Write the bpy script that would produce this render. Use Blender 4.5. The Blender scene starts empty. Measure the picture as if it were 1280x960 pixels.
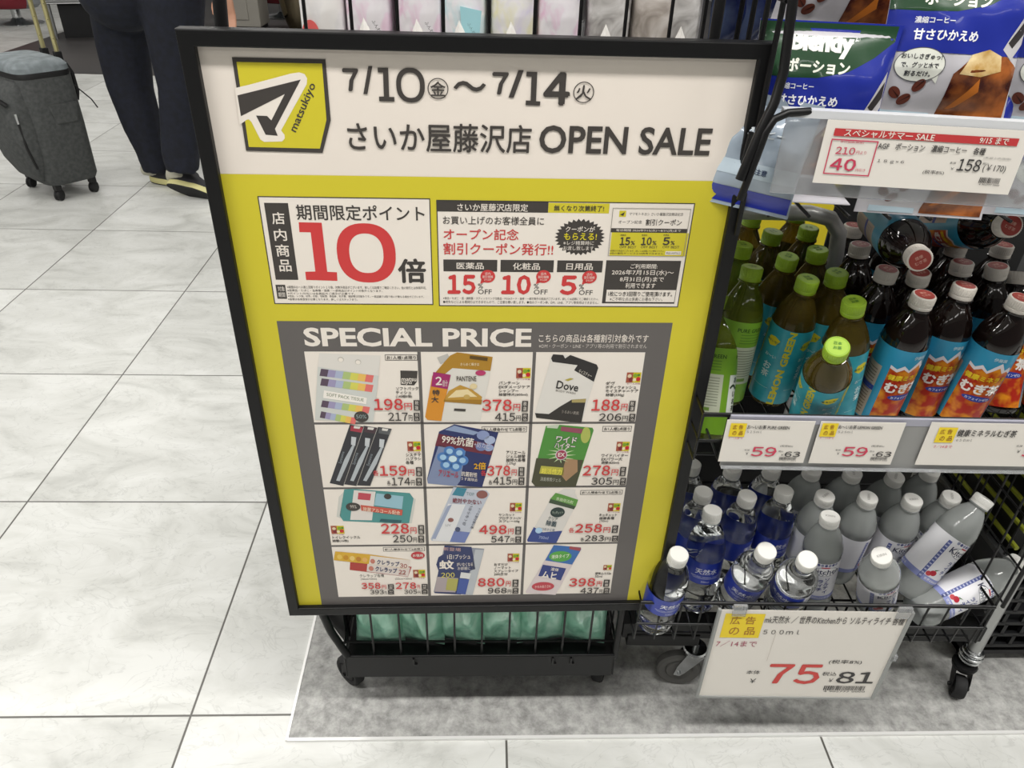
import bpy, bmesh, math, random
from mathutils import Vector, Matrix
from mathutils.geometry import tessellate_polygon
random.seed(7)
SC = bpy.context.scene
COL = SC.collection
PI = math.pi

# ------------------------------------------------------------------ camera
F_PX, PITCH, ROLL, YAW, CAM_H = 945.92, 0.5778, 0.0351, -0.0484, 1.3343
CAM_R = (Matrix.Rotation(YAW, 3, 'Z') @ Matrix.Rotation(PI / 2 - PITCH, 3, 'X') @ Matrix.Rotation(ROLL, 3, 'Z'))
CAM_P = Vector((0, 0, CAM_H))
cam_d = bpy.data.cameras.new('camera')
cam_d.sensor_fit = 'HORIZONTAL'; cam_d.sensor_width = 36.0
cam_d.lens = F_PX / 1280 * 36.0
cam_d.clip_start = 0.02
cam = bpy.data.objects.new('camera', cam_d)
cam.matrix_world = Matrix.Translation(CAM_P) @ CAM_R.to_4x4()
COL.objects.link(cam); SC.camera = cam

# ------------------------------------------------------------------ light
SC.view_settings.view_transform = 'Standard'
SC.view_settings.look = 'None'
SC.view_settings.gamma = 1.0
SC.view_settings.use_curve_mapping = False
SC.view_settings.exposure = 0.07
W = bpy.data.worlds.new('store_ambience'); SC.world = W
W.use_nodes = True
W.node_tree.nodes['Background'].inputs[0].default_value = (1.0, 0.975, 0.945, 1)
W.node_tree.nodes['Background'].inputs[1].default_value = 0.11
LIGHT_W = 19.0
for ly, k in ((-2.2, 0.3), (0.1, 2.05), (2.7, 1.0), (5.6, 1.0), (9.2, 0.9)):
    for lx in (-5.0, -3.2, -1.4, 0.4, 2.2, 4.0):
        if ly == 2.7 and lx > 0: continue      # left out so no light enters the rack from behind
        ld = bpy.data.lights.new('ceiling_panel_light', 'AREA')
        ld.shape = 'RECTANGLE'; ld.size = 1.2; ld.size_y = 0.22
        ld.energy = LIGHT_W * k
        ld.color = (1.0, 0.975, 0.94)
        lo = bpy.data.objects.new('ceiling_panel_light', ld)
        lo.location = (lx, ly, 3.0); COL.objects.link(lo)

# ------------------------------------------------------------------ pixel measuring (1280 x 960 photo frame -> place)
def ray(px, py):
    return CAM_R @ Vector(((px - 640) / F_PX, -(py - 480) / F_PX, -1.0))
def at_z(px, py, z):
    d = ray(px, py); return CAM_P + d * ((z - CAM_H) / d.z)
def at_y(px, py, y):
    d = ray(px, py); return CAM_P + d * (y / d.y)
class Plane:
    """an upright or tilted flat sheet: origin, right axis, up axis"""
    def __init__(s, o, yaw=0.0, tilt=0.0):
        s.o = Vector(o)
        s.u = Vector((math.cos(yaw), math.sin(yaw), 0))
        back = Vector((-math.sin(yaw), math.cos(yaw), 0))
        s.v = Vector((0, 0, 1)) * math.cos(tilt) + back * math.sin(tilt)
        s.n = s.u.cross(s.v)
    def uv(s, px, py):
        d = ray(px, py)
        t = (s.o - CAM_P).dot(s.n) / d.dot(s.n)
        p = CAM_P + d * t - s.o
        return (p.dot(s.u), p.dot(s.v))
    def rect(s, x0, x1, y0, y1):
        xm, ym = (x0 + x1) / 2, (y0 + y1) / 2
        return (s.uv(x0, ym)[0], s.uv(x1, ym)[0], s.uv(xm, y1)[1], s.uv(xm, y0)[1])

# ------------------------------------------------------------------ materials
def lin(c):
    return tuple(((v / 12.92) if v <= 0.04045 else ((v + 0.055) / 1.055) ** 2.4) for v in c)
def rgb(h):
    return lin(tuple(int(h[i:i + 2], 16) / 255 for i in (0, 2, 4)))
MATS = {}
def mat(name, h, rough=0.5, metal=0.0, trans=0.0, ior=1.45, alpha=1.0, spec=0.5, coat=0.0, emit=0.0):
    if name in MATS: return MATS[name]
    m = bpy.data.materials.new(name); m.use_nodes = True
    b = m.node_tree.nodes['Principled BSDF']
    b.inputs['Base Color'].default_value = (*rgb(h), 1)
    b.inputs['Roughness'].default_value = rough
    b.inputs['Metallic'].default_value = metal
    b.inputs['Transmission Weight'].default_value = trans
    b.inputs['IOR'].default_value = ior
    b.inputs['Alpha'].default_value = alpha
    b.inputs['Specular IOR Level'].default_value = spec
    b.inputs['Coat Weight'].default_value = coat
    MATS[name] = m
    return m
def nodes_of(m):
    return m.node_tree.nodes, m.node_tree.links, m.node_tree.nodes['Principled BSDF']
def noise_mat(name, h1, h2, scale, rough=0.5, detail=4, lo=0.35, hi=0.65, bump=0.0, coord='Object', **kw):
    if name in MATS: return MATS[name]
    m = mat(name, h1, rough, **kw)
    N, L, B = nodes_of(m)
    tc = N.new('ShaderNodeTexCoord'); nz = N.new('ShaderNodeTexNoise'); cr = N.new('ShaderNodeValToRGB')
    nz.inputs['Scale'].default_value = scale; nz.inputs['Detail'].default_value = detail
    cr.color_ramp.elements[0].position = lo; cr.color_ramp.elements[0].color = (*rgb(h1), 1)
    cr.color_ramp.elements[1].position = hi; cr.color_ramp.elements[1].color = (*rgb(h2), 1)
    L.new(tc.outputs[coord], nz.inputs['Vector']); L.new(nz.outputs['Fac'], cr.inputs['Fac'])
    L.new(cr.outputs['Color'], B.inputs['Base Color'])
    if bump:
        bp = N.new('ShaderNodeBump'); bp.inputs['Strength'].default_value = bump; bp.inputs['Distance'].default_value = 0.004
        L.new(nz.outputs['Fac'], bp.inputs['Height']); L.new(bp.outputs['Normal'], B.inputs['Normal'])
    return m

# ------------------------------------------------------------------ mesh builder
class MB:
    def __init__(s): s.v = []; s.f = []; s.m = []; s.sm = []; s.mats = []
    def mi(s, m):
        if m not in s.mats: s.mats.append(m)
        return s.mats.index(m)
    def add(s, vs, fs, m, smooth=False, X=None):
        o = len(s.v); k = s.mi(m)
        s.v += [tuple(X @ Vector(p)) if X is not None else tuple(p) for p in vs]
        for f in fs: s.f.append([i + o for i in f]); s.m.append(k); s.sm.append(smooth)
        return s
    def box(s, c, d, m, X=None):
        x, y, z = c; a, b, e = d[0] / 2, d[1] / 2, d[2] / 2
        vs = [(x + i * a, y + j * b, z + k * e) for i in (-1, 1) for j in (-1, 1) for k in (-1, 1)]
        fs = [(0, 1, 3, 2), (4, 6, 7, 5), (0, 4, 5, 1), (2, 3, 7, 6), (0, 2, 6, 4), (1, 5, 7, 3)]
        return s.add(vs, fs, m, False, X)
    def tube(s, pts, r, m, n=8, X=None, closed=False, cap=True):
        pts = [Vector(p) for p in pts]; N = len(pts)
        rs = r if isinstance(r, (list, tuple)) else [r] * N
        vs = []; prev = None
        for i, p in enumerate(pts):
            if closed: t = (pts[(i + 1) % N] - pts[i - 1])
            else: t = pts[min(i + 1, N - 1)] - pts[max(i - 1, 0)]
            t.normalize()
            if prev is None:
                a = Vector((0, 0, 1)) if abs(t.z) < 0.9 else Vector((1, 0, 0))
                u = t.cross(a).normalized()
            else:
                u = (prev - t * prev.dot(t)).normalized()
            w = t.cross(u); prev = u
            for k in range(n):
                an = 2 * PI * k / n
                vs.append(p + (u * math.cos(an) + w * math.sin(an)) * rs[i])
        fs = []
        for i in range(N if closed else N - 1):
            j = (i + 1) % N
            for k in range(n):
                l = (k + 1) % n
                fs.append((i * n + k, i * n + l, j * n + l, j * n + k))
        if cap and not closed:
            fs.append(tuple(range(n - 1, -1, -1))); fs.append(tuple((N - 1) * n + k for k in range(n)))
        return s.add(vs, fs, m, True, X)
    def lathe(s, prof, m, n=28, X=None):
        vs = []; fs = []
        for r, z in prof:
            for k in range(n):
                a = 2 * PI * k / n
                vs.append((r * math.cos(a), r * math.sin(a), z))
        for i in range(len(prof) - 1):
            for k in range(n):
                l = (k + 1) % n
                fs.append((i * n + k, i * n + l, (i + 1) * n + l, (i + 1) * n + k))
        if prof[0][0] > 1e-6: fs.append(tuple(range(n - 1, -1, -1)))
        if prof[-1][0] > 1e-6: fs.append(tuple((len(prof) - 1) * n + k for k in range(n)))
        return s.add(vs, fs, m, True, X)
    def prism(s, poly, y0, y1, m, X=None):
        """poly in (x, z), pushed along y"""
        n = len(poly)
        vs = [(x, y0, z) for x, z in poly] + [(x, y1, z) for x, z in poly]
        fs = [tuple(range(n)), tuple(range(2 * n - 1, n - 1, -1))] + [((i + 1) % n, i, i + n, (i + 1) % n + n) for i in range(n)]
        return s.add(vs, fs, m, False, X)
    def loft(s, rings, m, X=None, smooth=True):
        n = len(rings[0]); vs = [p for r in rings for p in r]; fs = []
        for i in range(len(rings) - 1):
            for k in range(n):
                l = (k + 1) % n
                fs.append((i * n + k, i * n + l, (i + 1) * n + l, (i + 1) * n + k))
        fs.append(tuple(range(n - 1, -1, -1))); fs.append(tuple((len(rings) - 1) * n + k for k in range(n)))
        return s.add(vs, fs, m, smooth, X)
    def build(s, name, parent=None, sharp=40, bevel=0.0, fix=True):
        me = bpy.data.meshes.new(name)
        me.from_pydata(s.v, [], s.f)
        for m in s.mats: me.materials.append(m)
        me.polygons.foreach_set('material_index', s.m)
        me.polygons.foreach_set('use_smooth', s.sm)
        if fix:
            bm = bmesh.new(); bm.from_mesh(me)
            bmesh.ops.remove_doubles(bm, verts=bm.verts, dist=1e-6)
            bmesh.ops.recalc_face_normals(bm, faces=bm.faces)
            bm.to_mesh(me); bm.free()
        me.update()
        if any(s.sm): me.set_sharp_from_angle(angle=math.radians(sharp))
        o = bpy.data.objects.new(name, me); COL.objects.link(o)
        if parent is not None: o.parent = parent
        if bevel:
            b = o.modifiers.new('round', 'BEVEL'); b.width = bevel; b.segments = 2; b.limit_method = 'ANGLE'
        return o

def tag(o, label, cat, group=None, kind=None):
    if kind: o['kind'] = kind
    if label: o['label'] = label
    if cat: o['category'] = cat
    if group: o['group'] = group
    return o
def thing(name, label, cat, loc=(0, 0, 0), group=None, rotz=0.0):
    o = bpy.data.objects.new(name, None); COL.objects.link(o)
    o.empty_display_size = 0.05
    o.location = loc; o.rotation_euler = (0, 0, rotz)
    return tag(o, label, cat, group)
def copy_tree(o, parent=None):
    c = o.copy(); COL.objects.link(c)
    if parent is not None: c.parent = parent
    for ch in list(o.children): copy_tree(ch, c)
    return c
def evaluated(o):
    """bake an object's modifiers into its mesh"""
    bpy.context.view_layer.update()
    dg = bpy.context.evaluated_depsgraph_get()
    me = bpy.data.meshes.new_from_object(o.evaluated_get(dg))
    o.modifiers.clear(); o.data = me
    return o

# ------------------------------------------------------------------ print: lettering and flat graphics as real ink layers
_tc = bpy.data.curves.new('type_setter', 'FONT'); _to = bpy.data.objects.new('type_setter', _tc); COL.objects.link(_to)
_glyphs = {}
def glyphs(s, bold, res):
    k = (s, bold, res)
    if k not in _glyphs and s.isdigit() and s.isascii() and bold < .06:
        # figures set in the rounder figures of the Japanese face, closely spaced
        V = []; Fc = []; x = 0.0
        for ch in s:
            vs, fs = glyphs(chr(ord(ch) + 0xFEE0), bold, res)
            a = min(p[0] for p in vs); b = max(p[0] for p in vs); o = len(V)
            V += [(p[0] - a + x, p[1], p[2] if len(p) > 2 else 0.0) for p in vs]; Fc += [tuple(i + o for i in f) for f in fs]; x += b - a + .075
        _glyphs[k] = (V, Fc)
    if k not in _glyphs and bold and any(ord(ch) > 0x2E80 for ch in s):
        # dense characters: thicken by overlapping copies, an outline offset would fill them in
        vs, fs = glyphs(s, 0.0, res); V = []; Fc = []
        for dx, dy in ((-1, 0), (1, 0), (0, 1), (0, -1), (.7, .7), (-.7, -.7)):
            o = len(V); V += [(p[0] + dx * bold, p[1] + dy * bold, .28 * len(Fc) / max(1, len(fs))) for p in vs]; Fc += [tuple(i + o for i in f) for f in fs]
        _glyphs[k] = (V, Fc)
    if k not in _glyphs:
        _tc.body = s; _tc.size = 1.0; _tc.offset = bold; _tc.resolution_u = res
        bpy.context.view_layer.update()
        dg = bpy.context.evaluated_depsgraph_get()
        me = bpy.data.meshes.new_from_object(_to.evaluated_get(dg))
        vs = [(v.co.x, v.co.y) for v in me.vertices]; fs = [tuple(p.vertices) for p in me.polygons]
        bpy.data.meshes.remove(me)
        if not vs: vs = [(0, 0), (1, 0), (1, 1)]; fs = []
        _glyphs[k] = (vs, fs)
    return _glyphs[k]
def inkc(h):
    return mat('ink_' + h, h, 0.45, spec=0.35)
class Print:
    def __init__(s, plane=None): s.it = []; s.p = plane
    def _ink(s, m): return inkc(m) if isinstance(m, str) else m
    # --- in sheet units (metres)
    def poly(s, pts, m, lv=1):
        a = sum(pts[i - 1][0] * pts[i][1] - pts[i][0] * pts[i - 1][1] for i in range(len(pts)))
        if a < 0: pts = pts[::-1]
        tr = tessellate_polygon([[Vector((x, y, 0)) for x, y in pts]])
        s.it.append((list(pts), [tuple(t) for t in tr], s._ink(m), lv)); return s
    def rect(s, u0, u1, v0, v1, m, lv=1):
        s.it.append(([(u0, v0), (u1, v0), (u1, v1), (u0, v1)], [(0, 1, 2, 3)], s._ink(m), lv)); return s
    def frame(s, u0, u1, v0, v1, w, m, lv=1):
        s.rect(u0, u1, v0, v0 + w, m, lv); s.rect(u0, u1, v1 - w, v1, m, lv)
        s.rect(u0, u0 + w, v0 + w, v1 - w, m, lv); s.rect(u1 - w, u1, v0 + w, v1 - w, m, lv); return s
    def oval(s, cu, cv, ru, rv, m, lv=1, n=32, p=2.0):
        pts = []
        for k in range(n):
            a = 2 * PI * k / n; c, d = math.cos(a), math.sin(a)
            pts.append((cu + ru * math.copysign(abs(c) ** (2 / p), c), cv + rv * math.copysign(abs(d) ** (2 / p), d)))
        return s.poly(pts, m, lv)
    def ring(s, cu, cv, ru, rv, iu, iv, m, lv=1, n=48, p=2.0):
        vs = []; fs = []
        for (a1, b1) in ((ru, rv), (iu, iv)):
            for k in range(n):
                a = 2 * PI * k / n; c, d = math.cos(a), math.sin(a)
                vs.append((cu + a1 * math.copysign(abs(c) ** (2 / p), c), cv + b1 * math.copysign(abs(d) ** (2 / p), d)))
        for k in range(n):
            l = (k + 1) % n; fs.append((k, l, n + l, n + k))
        s.it.append((vs, fs, s._ink(m), lv)); return s
    def text(s, t, u0, u1, v0, v1, m, lv=2, bold=0.0, res=2):
        vs, fs = glyphs(t, bold, res)
        xs = [p[0] for p in vs]; ys = [p[1] for p in vs]
        a, b, c, d = min(xs), max(xs), min(ys), max(ys)
        q = [(u0 + (p[0] - a) / (b - a) * (u1 - u0), v0 + (p[1] - c) / (d - c) * (v1 - v0), *p[2:]) for p in vs]
        s.it.append((q, fs, s._ink(m), lv)); return s
    def text_c(s, t, cu, cv, h, m, lv=2, bold=0.0, rot=0.0, wide=1.0, res=2):
        vs, fs = glyphs(t, bold, res)
        xs = [p[0] for p in vs]; ys = [p[1] for p in vs]
        a, b, c, d = min(xs), max(xs), min(ys), max(ys)
        k = h / (d - c); cs, sn = math.cos(rot), math.sin(rot); q = []
        for x, y, *z in vs:
            x = (x - (a + b) / 2) * k * wide; y = (y - (c + d) / 2) * k
            q.append((cu + x * cs - y * sn, cv + x * sn + y * cs, *z))
        s.it.append((q, fs, s._ink(m), lv)); return s
    # --- in photo pixels, laid onto the print's plane
    def P(s, pts, m, lv=1, o=(0, 0), k=1.0):
        return s.poly([s.p.uv(o[0] + x * k, o[1] + y * k) for x, y in pts], m, lv)
    def R(s, x0, x1, y0, y1, m, lv=1):
        return s.rect(*s.p.rect(x0, x1, y0, y1), m, lv)
    def FR(s, x0, x1, y0, y1, w, m, lv=1):
        return s.frame(*s.p.rect(x0, x1, y0, y1), w, m, lv)
    def O(s, cx, cy, rx, ry, m, lv=1, **k):
        a = s.p.rect(cx - rx, cx + rx, cy - ry, cy + ry)
        return s.oval((a[0] + a[1]) / 2, (a[2] + a[3]) / 2, (a[1] - a[0]) / 2, (a[3] - a[2]) / 2, m, lv, **k)
    def T(s, t, x0, x1, y0, y1, m, lv=2, bold=0.0, res=2):
        return s.text(t, *s.p.rect(x0, x1, y0, y1), m, lv, bold, res)
    def TR(s, t, cx, cy, w, h, deg, m, lv=2, bold=0.0):
        """lettering turned by deg on the sheet; w, h in pixels along its own axes"""
        a = s.p.rect(cx - 20, cx + 20, cy - 20, cy + 20); ku = (a[1] - a[0]) / 40; kv = (a[3] - a[2]) / 40
        vs, fs = glyphs(t, bold, 2)
        xs = [p[0] for p in vs]; ys = [p[1] for p in vs]
        e, f, c, d = min(xs), max(xs), min(ys), max(ys)
        cs, sn = math.cos(math.radians(deg)), math.sin(math.radians(deg)); q = []
        for x, y, *z in vs:
            x = ((x - e) / (f - e) - 0.5) * w; y = ((y - c) / (d - c) - 0.5) * h
            q.append(((a[0] + a[1]) / 2 + (x * cs - y * sn) * ku, (a[2] + a[3]) / 2 + (x * sn + y * cs) * kv, *z))
        s.it.append((q, fs, s._ink(m), lv)); return s
    # --- to a mesh
    def build(s, name, parent, fn, cut_u=0.0, cut_v=0.0):
        me = bpy.data.meshes.new(name); ms = []
        bm = bmesh.new()
        for vs, fs, m, lv in s.it:
            if m not in ms: ms.append(m)
            k = ms.index(m)
            bv = [bm.verts.new((p[0], p[1], lv + (p[2] if len(p) > 2 else 0))) for p in vs]
            for f in fs:
                try: bm.faces.new([bv[i] for i in f]).material_index = k
                except ValueError: pass
        for step, ax in ((cut_u, 0), (cut_v, 1)):
            if step:
                lo = min(v.co[ax] for v in bm.verts); hi = max(v.co[ax] for v in bm.verts)
                x = lo + step
                while x < hi:
                    no = [0, 0, 0]; no[ax] = 1; co = [0, 0, 0]; co[ax] = x
                    bmesh.ops.bisect_plane(bm, geom=bm.verts[:] + bm.edges[:] + bm.faces[:], plane_co=co, plane_no=no, dist=1e-7)
                    x += step
        for v in bm.verts: v.co = fn(v.co.x, v.co.y, v.co.z)
        if cut_u:
            for f in bm.faces: f.smooth = True
        bm.to_mesh(me); bm.free()
        for m in ms: me.materials.append(m)
        o = bpy.data.objects.new(name, me); COL.objects.link(o)
        if parent is not None: o.parent = parent
        return o
    def flat(s, name, parent, base=0.0005, eps=0.00012):
        p = s.p
        inv = Vector(parent.location) if parent is not None else Vector((0, 0, 0))
        root = parent
        while root is not None and root.parent is not None:
            root = root.parent; inv = inv + Vector(root.location)
        return s.build(name, parent, lambda u, v, l: p.o + p.u * u + p.v * v + p.n * (base + l * eps) - inv)
    def wrap(s, name, parent, r, eps=0.00018, rfn=None):
        def fn(u, v, l):
            a = u / r; q = (rfn(v) if rfn else r) + l * eps
            return Vector((q * math.sin(a), -q * math.cos(a), v))
        return s.build(name, parent, fn, cut_u=0.0045, cut_v=(0.008 if rfn else 0.0))
# ================================================================== the setting
TILE, TX, TY = 0.6, -1.7474, 0.8786
def tile_mat():
    m = mat('marble_tile', 'C9C9C5', 0.32, spec=0.5)
    N, L, B = nodes_of(m)
    tc = N.new('ShaderNodeTexCoord'); sep = N.new('ShaderNodeSeparateXYZ'); L.new(tc.outputs['Object'], sep.inputs[0])
    def math_(op, a, b=None, c=None):
        n = N.new('ShaderNodeMath'); n.operation = op
        for i, q in enumerate((a, b, c)):
            if q is None: continue
            if isinstance(q, (int, float)): n.inputs[i].default_value = q
            else: L.new(q, n.inputs[i])
        return n.outputs[0]
    ids = []; dist = []
    for ax, off in ((0, TX), (1, TY)):
        q = math_('DIVIDE', math_('SUBTRACT', sep.outputs[ax], off), TILE)
        fr = math_('FRACT', q); ids.append(math_('FLOOR', q))
        dist.append(math_('MINIMUM', fr, math_('SUBTRACT', 1.0, fr)))
    edge = math_('MULTIPLY', math_('MINIMUM', dist[0], dist[1]), TILE)
    joint = N.new('ShaderNodeMapRange'); joint.inputs['From Min'].default_value = 0.0015; joint.inputs['From Max'].default_value = 0.0027
    L.new(edge, joint.inputs['Value'])
    cid = N.new('ShaderNodeCombineXYZ'); L.new(ids[0], cid.inputs[0]); L.new(ids[1], cid.inputs[1])
    wn = N.new('ShaderNodeTexWhiteNoise'); wn.noise_dimensions = '3D'; L.new(cid.outputs[0], wn.inputs['Vector'])
    # each slab is cut from another place of the marble
    ad = N.new('ShaderNodeVectorMath'); ad.operation = 'MULTIPLY_ADD'
    L.new(wn.outputs['Color'], ad.inputs[0]); ad.inputs[1].default_value = (9, 9, 9); L.new(tc.outputs['Object'], ad.inputs[2])
    mp = N.new('ShaderNodeMapping'); mp.inputs['Scale'].default_value = (3.2, 5.5, 1); mp.inputs['Rotation'].default_value = (0, 0, 0.5)
    L.new(ad.outputs[0], mp.inputs['Vector'])
    n1 = N.new('ShaderNodeTexNoise'); n1.inputs['Scale'].default_value = 1.0; n1.inputs['Detail'].default_value = 8; n1.inputs['Distortion'].default_value = 1.4
    n1.inputs['Roughness'].default_value = 0.62
    L.new(mp.outputs[0], n1.inputs['Vector'])
    n2 = N.new('ShaderNodeTexNoise'); n2.inputs['Scale'].default_value = 2.6; n2.inputs['Detail'].default_value = 7; n2.inputs['Distortion'].default_value = 2.2
    L.new(mp.outputs[0], n2.inputs['Vector'])
    cr = N.new('ShaderNodeValToRGB')
    e = cr.color_ramp.elements
    e[0].position = 0.3; e[0].color = (*rgb('B3B4B0'), 1); e[1].position = 0.62; e[1].color = (*rgb('D4D5D2'), 1)
    k = e.new(0.45); k.color = (*rgb('C7C8C4'), 1)
    L.new(n1.outputs['Fac'], cr.inputs['Fac'])
    # thin grey veins where the second noise crosses its middle
    vein = math_('ABSOLUTE', math_('SUBTRACT', n2.outputs['Fac'], 0.5))
    vr = N.new('ShaderNodeMapRange'); vr.inputs['From Min'].default_value = 0.0; vr.inputs['From Max'].default_value = 0.016
    vr.inputs['To Min'].default_value = 0.86; vr.inputs['To Max'].default_value = 1.0
    L.new(vein, vr.inputs['Value'])
    tint = N.new('ShaderNodeMapRange'); tint.inputs['To Min'].default_value = 0.93; tint.inputs['To Max'].default_value = 1.03
    L.new(wn.outputs['Value'], tint.inputs['Value'])
    mul = math_('MULTIPLY', vr.outputs[0], tint.outputs[0])
    mx = N.new('ShaderNodeMix'); mx.data_type = 'RGBA'; mx.blend_type = 'MULTIPLY'; mx.inputs['Factor'].default_value = 1
    L.new(cr.outputs['Color'], mx.inputs[6]); L.new(mul, mx.inputs[7])
    jm = N.new('ShaderNodeMix'); jm.data_type = 'RGBA'; jm.inputs[6].default_value = (*rgb('55534F'), 1)
    L.new(joint.outputs[0], jm.inputs['Factor']); L.new(mx.outputs[2], jm.inputs[7])
    L.new(jm.outputs[2], B.inputs['Base Color'])
    bp = N.new('ShaderNodeBump'); bp.inputs['Strength'].default_value = 0.35; bp.inputs['Distance'].default_value = 0.001
    L.new(joint.outputs[0], bp.inputs['Height']); L.new(bp.outputs['Normal'], B.inputs['Normal'])
    return m
fl = MB().box((-1.0, 7.0, -0.03), (18, 22, 0.06), tile_mat()).build('floor')
tag(fl, 'pale marble tile floor with thin dark joints', 'floor', kind='structure')
ce = MB().box((-1.0, 7.0, 3.12), (18, 22, 0.06), mat('ceiling_white', 'D8D8D6', .8)).build('ceiling')
tag(ce, 'plain white shop ceiling', 'ceiling', kind='structure')
ink = noise_mat('dark_stone', '3A3838', '474443', 1.2, 0.38, detail=6)
inlay = MB().box((-0.4, 9.9, 0.002), (7.7, 6.72, 0.004), ink).build('trim_1')
tag(inlay, 'dark stone band laid in the pale floor', 'floor', kind='structure')

BLK = mat('black_paint', '0C0C0D', 0.45, spec=.35)
WIRE = mat('black_wire', '0B0B0C', 0.4, spec=.4)
CHROME = mat('chrome', 'C9CBCC', 0.16, metal=1.0)
STEEL = mat('brushed_steel', 'A9AAAA', 0.34, metal=1.0)
ALU = mat('bright_aluminium', 'E2E2E0', .35, metal=.25)
RUB = mat('black_rubber', '19191A', 0.7)
WHITECARD = mat('white_card', 'DDD8D0', 0.5)

# grey vinyl mat under the displays, with an aluminium edge
mv = mat('grey_vinyl', '8A8A88', 0.55)
N, L, B = nodes_of(mv)
tc = N.new('ShaderNodeTexCoord'); mp = N.new('ShaderNodeMapping'); mp.inputs['Scale'].default_value = (1, 1, 1)
L.new(tc.outputs['Object'], mp.inputs['Vector'])
na = N.new('ShaderNodeTexNoise'); na.inputs['Scale'].default_value = 42; na.inputs['Detail'].default_value = 10; na.inputs['Roughness'].default_value = 0.72; na.inputs['Distortion'].default_value = 0.15
nb = N.new('ShaderNodeTexNoise'); nb.inputs['Scale'].default_value = 3.0; nb.inputs['Detail'].default_value = 3
br = N.new('ShaderNodeTexBrick'); br.inputs['Scale'].default_value = 1.0; br.inputs['Brick Width'].default_value = 0.15; br.inputs['Row Height'].default_value = 0.45
br.offset = 0.0; br.inputs['Mortar Size'].default_value = 0.0
br.inputs['Color1'].default_value = (0.9, 0.9, 0.9, 1); br.inputs['Color2'].default_value = (1.1, 1.1, 1.1, 1)
for n_ in (na, nb, br): L.new(mp.outputs[0], n_.inputs['Vector'])
ca = N.new('ShaderNodeValToRGB'); ca.color_ramp.elements[0].position = 0.30; ca.color_ramp.elements[0].color = (*rgb('747472'), 1)
ca.color_ramp.elements[1].position = 0.72; ca.color_ramp.elements[1].color = (*rgb('BFBFBC'), 1)
L.new(na.outputs['Fac'], ca.inputs['Fac'])
mm = N.new('ShaderNodeMix'); mm.data_type = 'RGBA'; mm.blend_type = 'MULTIPLY'; mm.inputs['Factor'].default_value = 0.8
L.new(ca.outputs['Color'], mm.inputs[6]); L.new(br.outputs['Color'], mm.inputs[7])
L.new(mm.outputs[2], B.inputs['Base Color'])
MZ = 0.005
dm = thing('display_mat', 'grey mottled vinyl mat with a bright metal edge under the displays', 'mat', (-0.352, 0.828, 0))
MB().box((1.35, 0.85, MZ / 2), (2.7, 1.7, MZ), mv).build('mat_sheet', dm)
MB().prism([(0, 0), (2.7, 0), (2.7, MZ + .001), (0, MZ + .001)], -0.006, 0.0, ALU).box((-0.0025, 0.85, MZ / 2 + .0005), (0.005, 1.71, MZ + .001), ALU).build('metal_edge', dm)

# ================================================================== the sale poster
PL = Plane((-0.3089, 0.84, 0.3352), yaw=0.0156)
PWD, PHT, RAIL = 0.6143, 0.874, 0.0165
poster = thing('sale_poster', 'large black framed yellow and white open sale poster on the wire cart', 'poster', tuple(PL.o))
fr = MB(); FD = 0.02
Xp = Matrix.Rotation(0.0156, 4, 'Z')
def mitre(a, b, c, d):
    # rail as a mitred quad (sheet units) with a sloping inner lip
    vs = [];
    for (u, v) in (a, b, c, d): vs.append((u, -0.006, v))
    for (u, v) in (a, b, c, d): vs.append((u, FD - 0.006, v))
    fr.add(vs, [(0, 1, 2, 3), (7, 6, 5, 4), (0, 4, 5, 1), (1, 5, 6, 2), (2, 6, 7, 3), (3, 7, 4, 0)], BLK, False, Xp)
r_ = RAIL
mitre((0, 0), (PWD, 0), (PWD - r_, r_), (r_, r_)); mitre((0, PHT), (r_, PHT - r_), (PWD - r_, PHT - r_), (PWD, PHT))
mitre((0, 0), (r_, r_), (r_, PHT - r_), (0, PHT)); mitre((PWD, 0), (PWD, PHT), (PWD - r_, PHT - r_), (PWD - r_, r_))
fr.build('frame', poster, bevel=0.0015)
PAPER = mat('poster_paper', 'E3DAD0', 0.33, spec=0.4)
MB().box((PWD / 2, 0.006, PHT / 2), (PWD - 0.012, 0.006, PHT - 0.012), PAPER, Xp).build('paper_sheet', poster)
# all print layers sit on the paper's face, 3 mm behind the frame's front
PR = Plane(PL.o + PL.n * -0.003, yaw=0.0156)
DK, GY, RED, YEL, WHT, YL2 = '423E3B', '625E5C', 'C83F3F', 'CBBF33', 'E6DED4', 'D8CB2A'
ppt = Print(PR)
v_y = (PR.uv(266, 216)[1] + PR.uv(925, 227.5)[1]) / 2
ppt.rect(r_ - .002, PWD - r_ + .002, r_ - .002, v_y, YEL, 1)
ppt.flat('yellow_field', poster)
h = Print(PR)
o1, k1 = (260, 40), .265625
h.P([(113, 118), (553, 128), (578, 415), (540, 568), (180, 558)], DK, 1, o1, k1)
h.P([(135, 140), (537, 148), (558, 412), (527, 548), (193, 540)], YEL, 2, o1, k1)
h.P([(128, 263), (200, 246), (390, 195), (430, 189), (455, 197), (467, 217), (465, 245), (345, 462), (361, 483), (362, 500), (350, 514), (265, 516), (247, 505), (205, 422), (193, 410), (183, 412), (150, 436)], WHT, 3, o1, k1)
h.P([(140, 297), (437, 223), (316, 455), (329, 487), (272, 482), (227, 392), (279, 394), (299, 415), (362, 291), (156, 395)], DK, 4, o1, k1)
h.TR('matsukiyo', 379.3, 134.5, 68, 12.5, 62, DK, 4, .012)
h.T('7', 428.7, 448.6, 85.2, 113.8, DK, 2, .03); h.T('/', 453, 466.7, 82.5, 117.6, DK, 2, .025)
h.P([(798, 168), (848, 168), (853, 305), (877, 305), (878, 326), (806, 325), (805, 303), (828, 303), (824, 190), (800, 190)], DK, 2, o1, k1)
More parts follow.
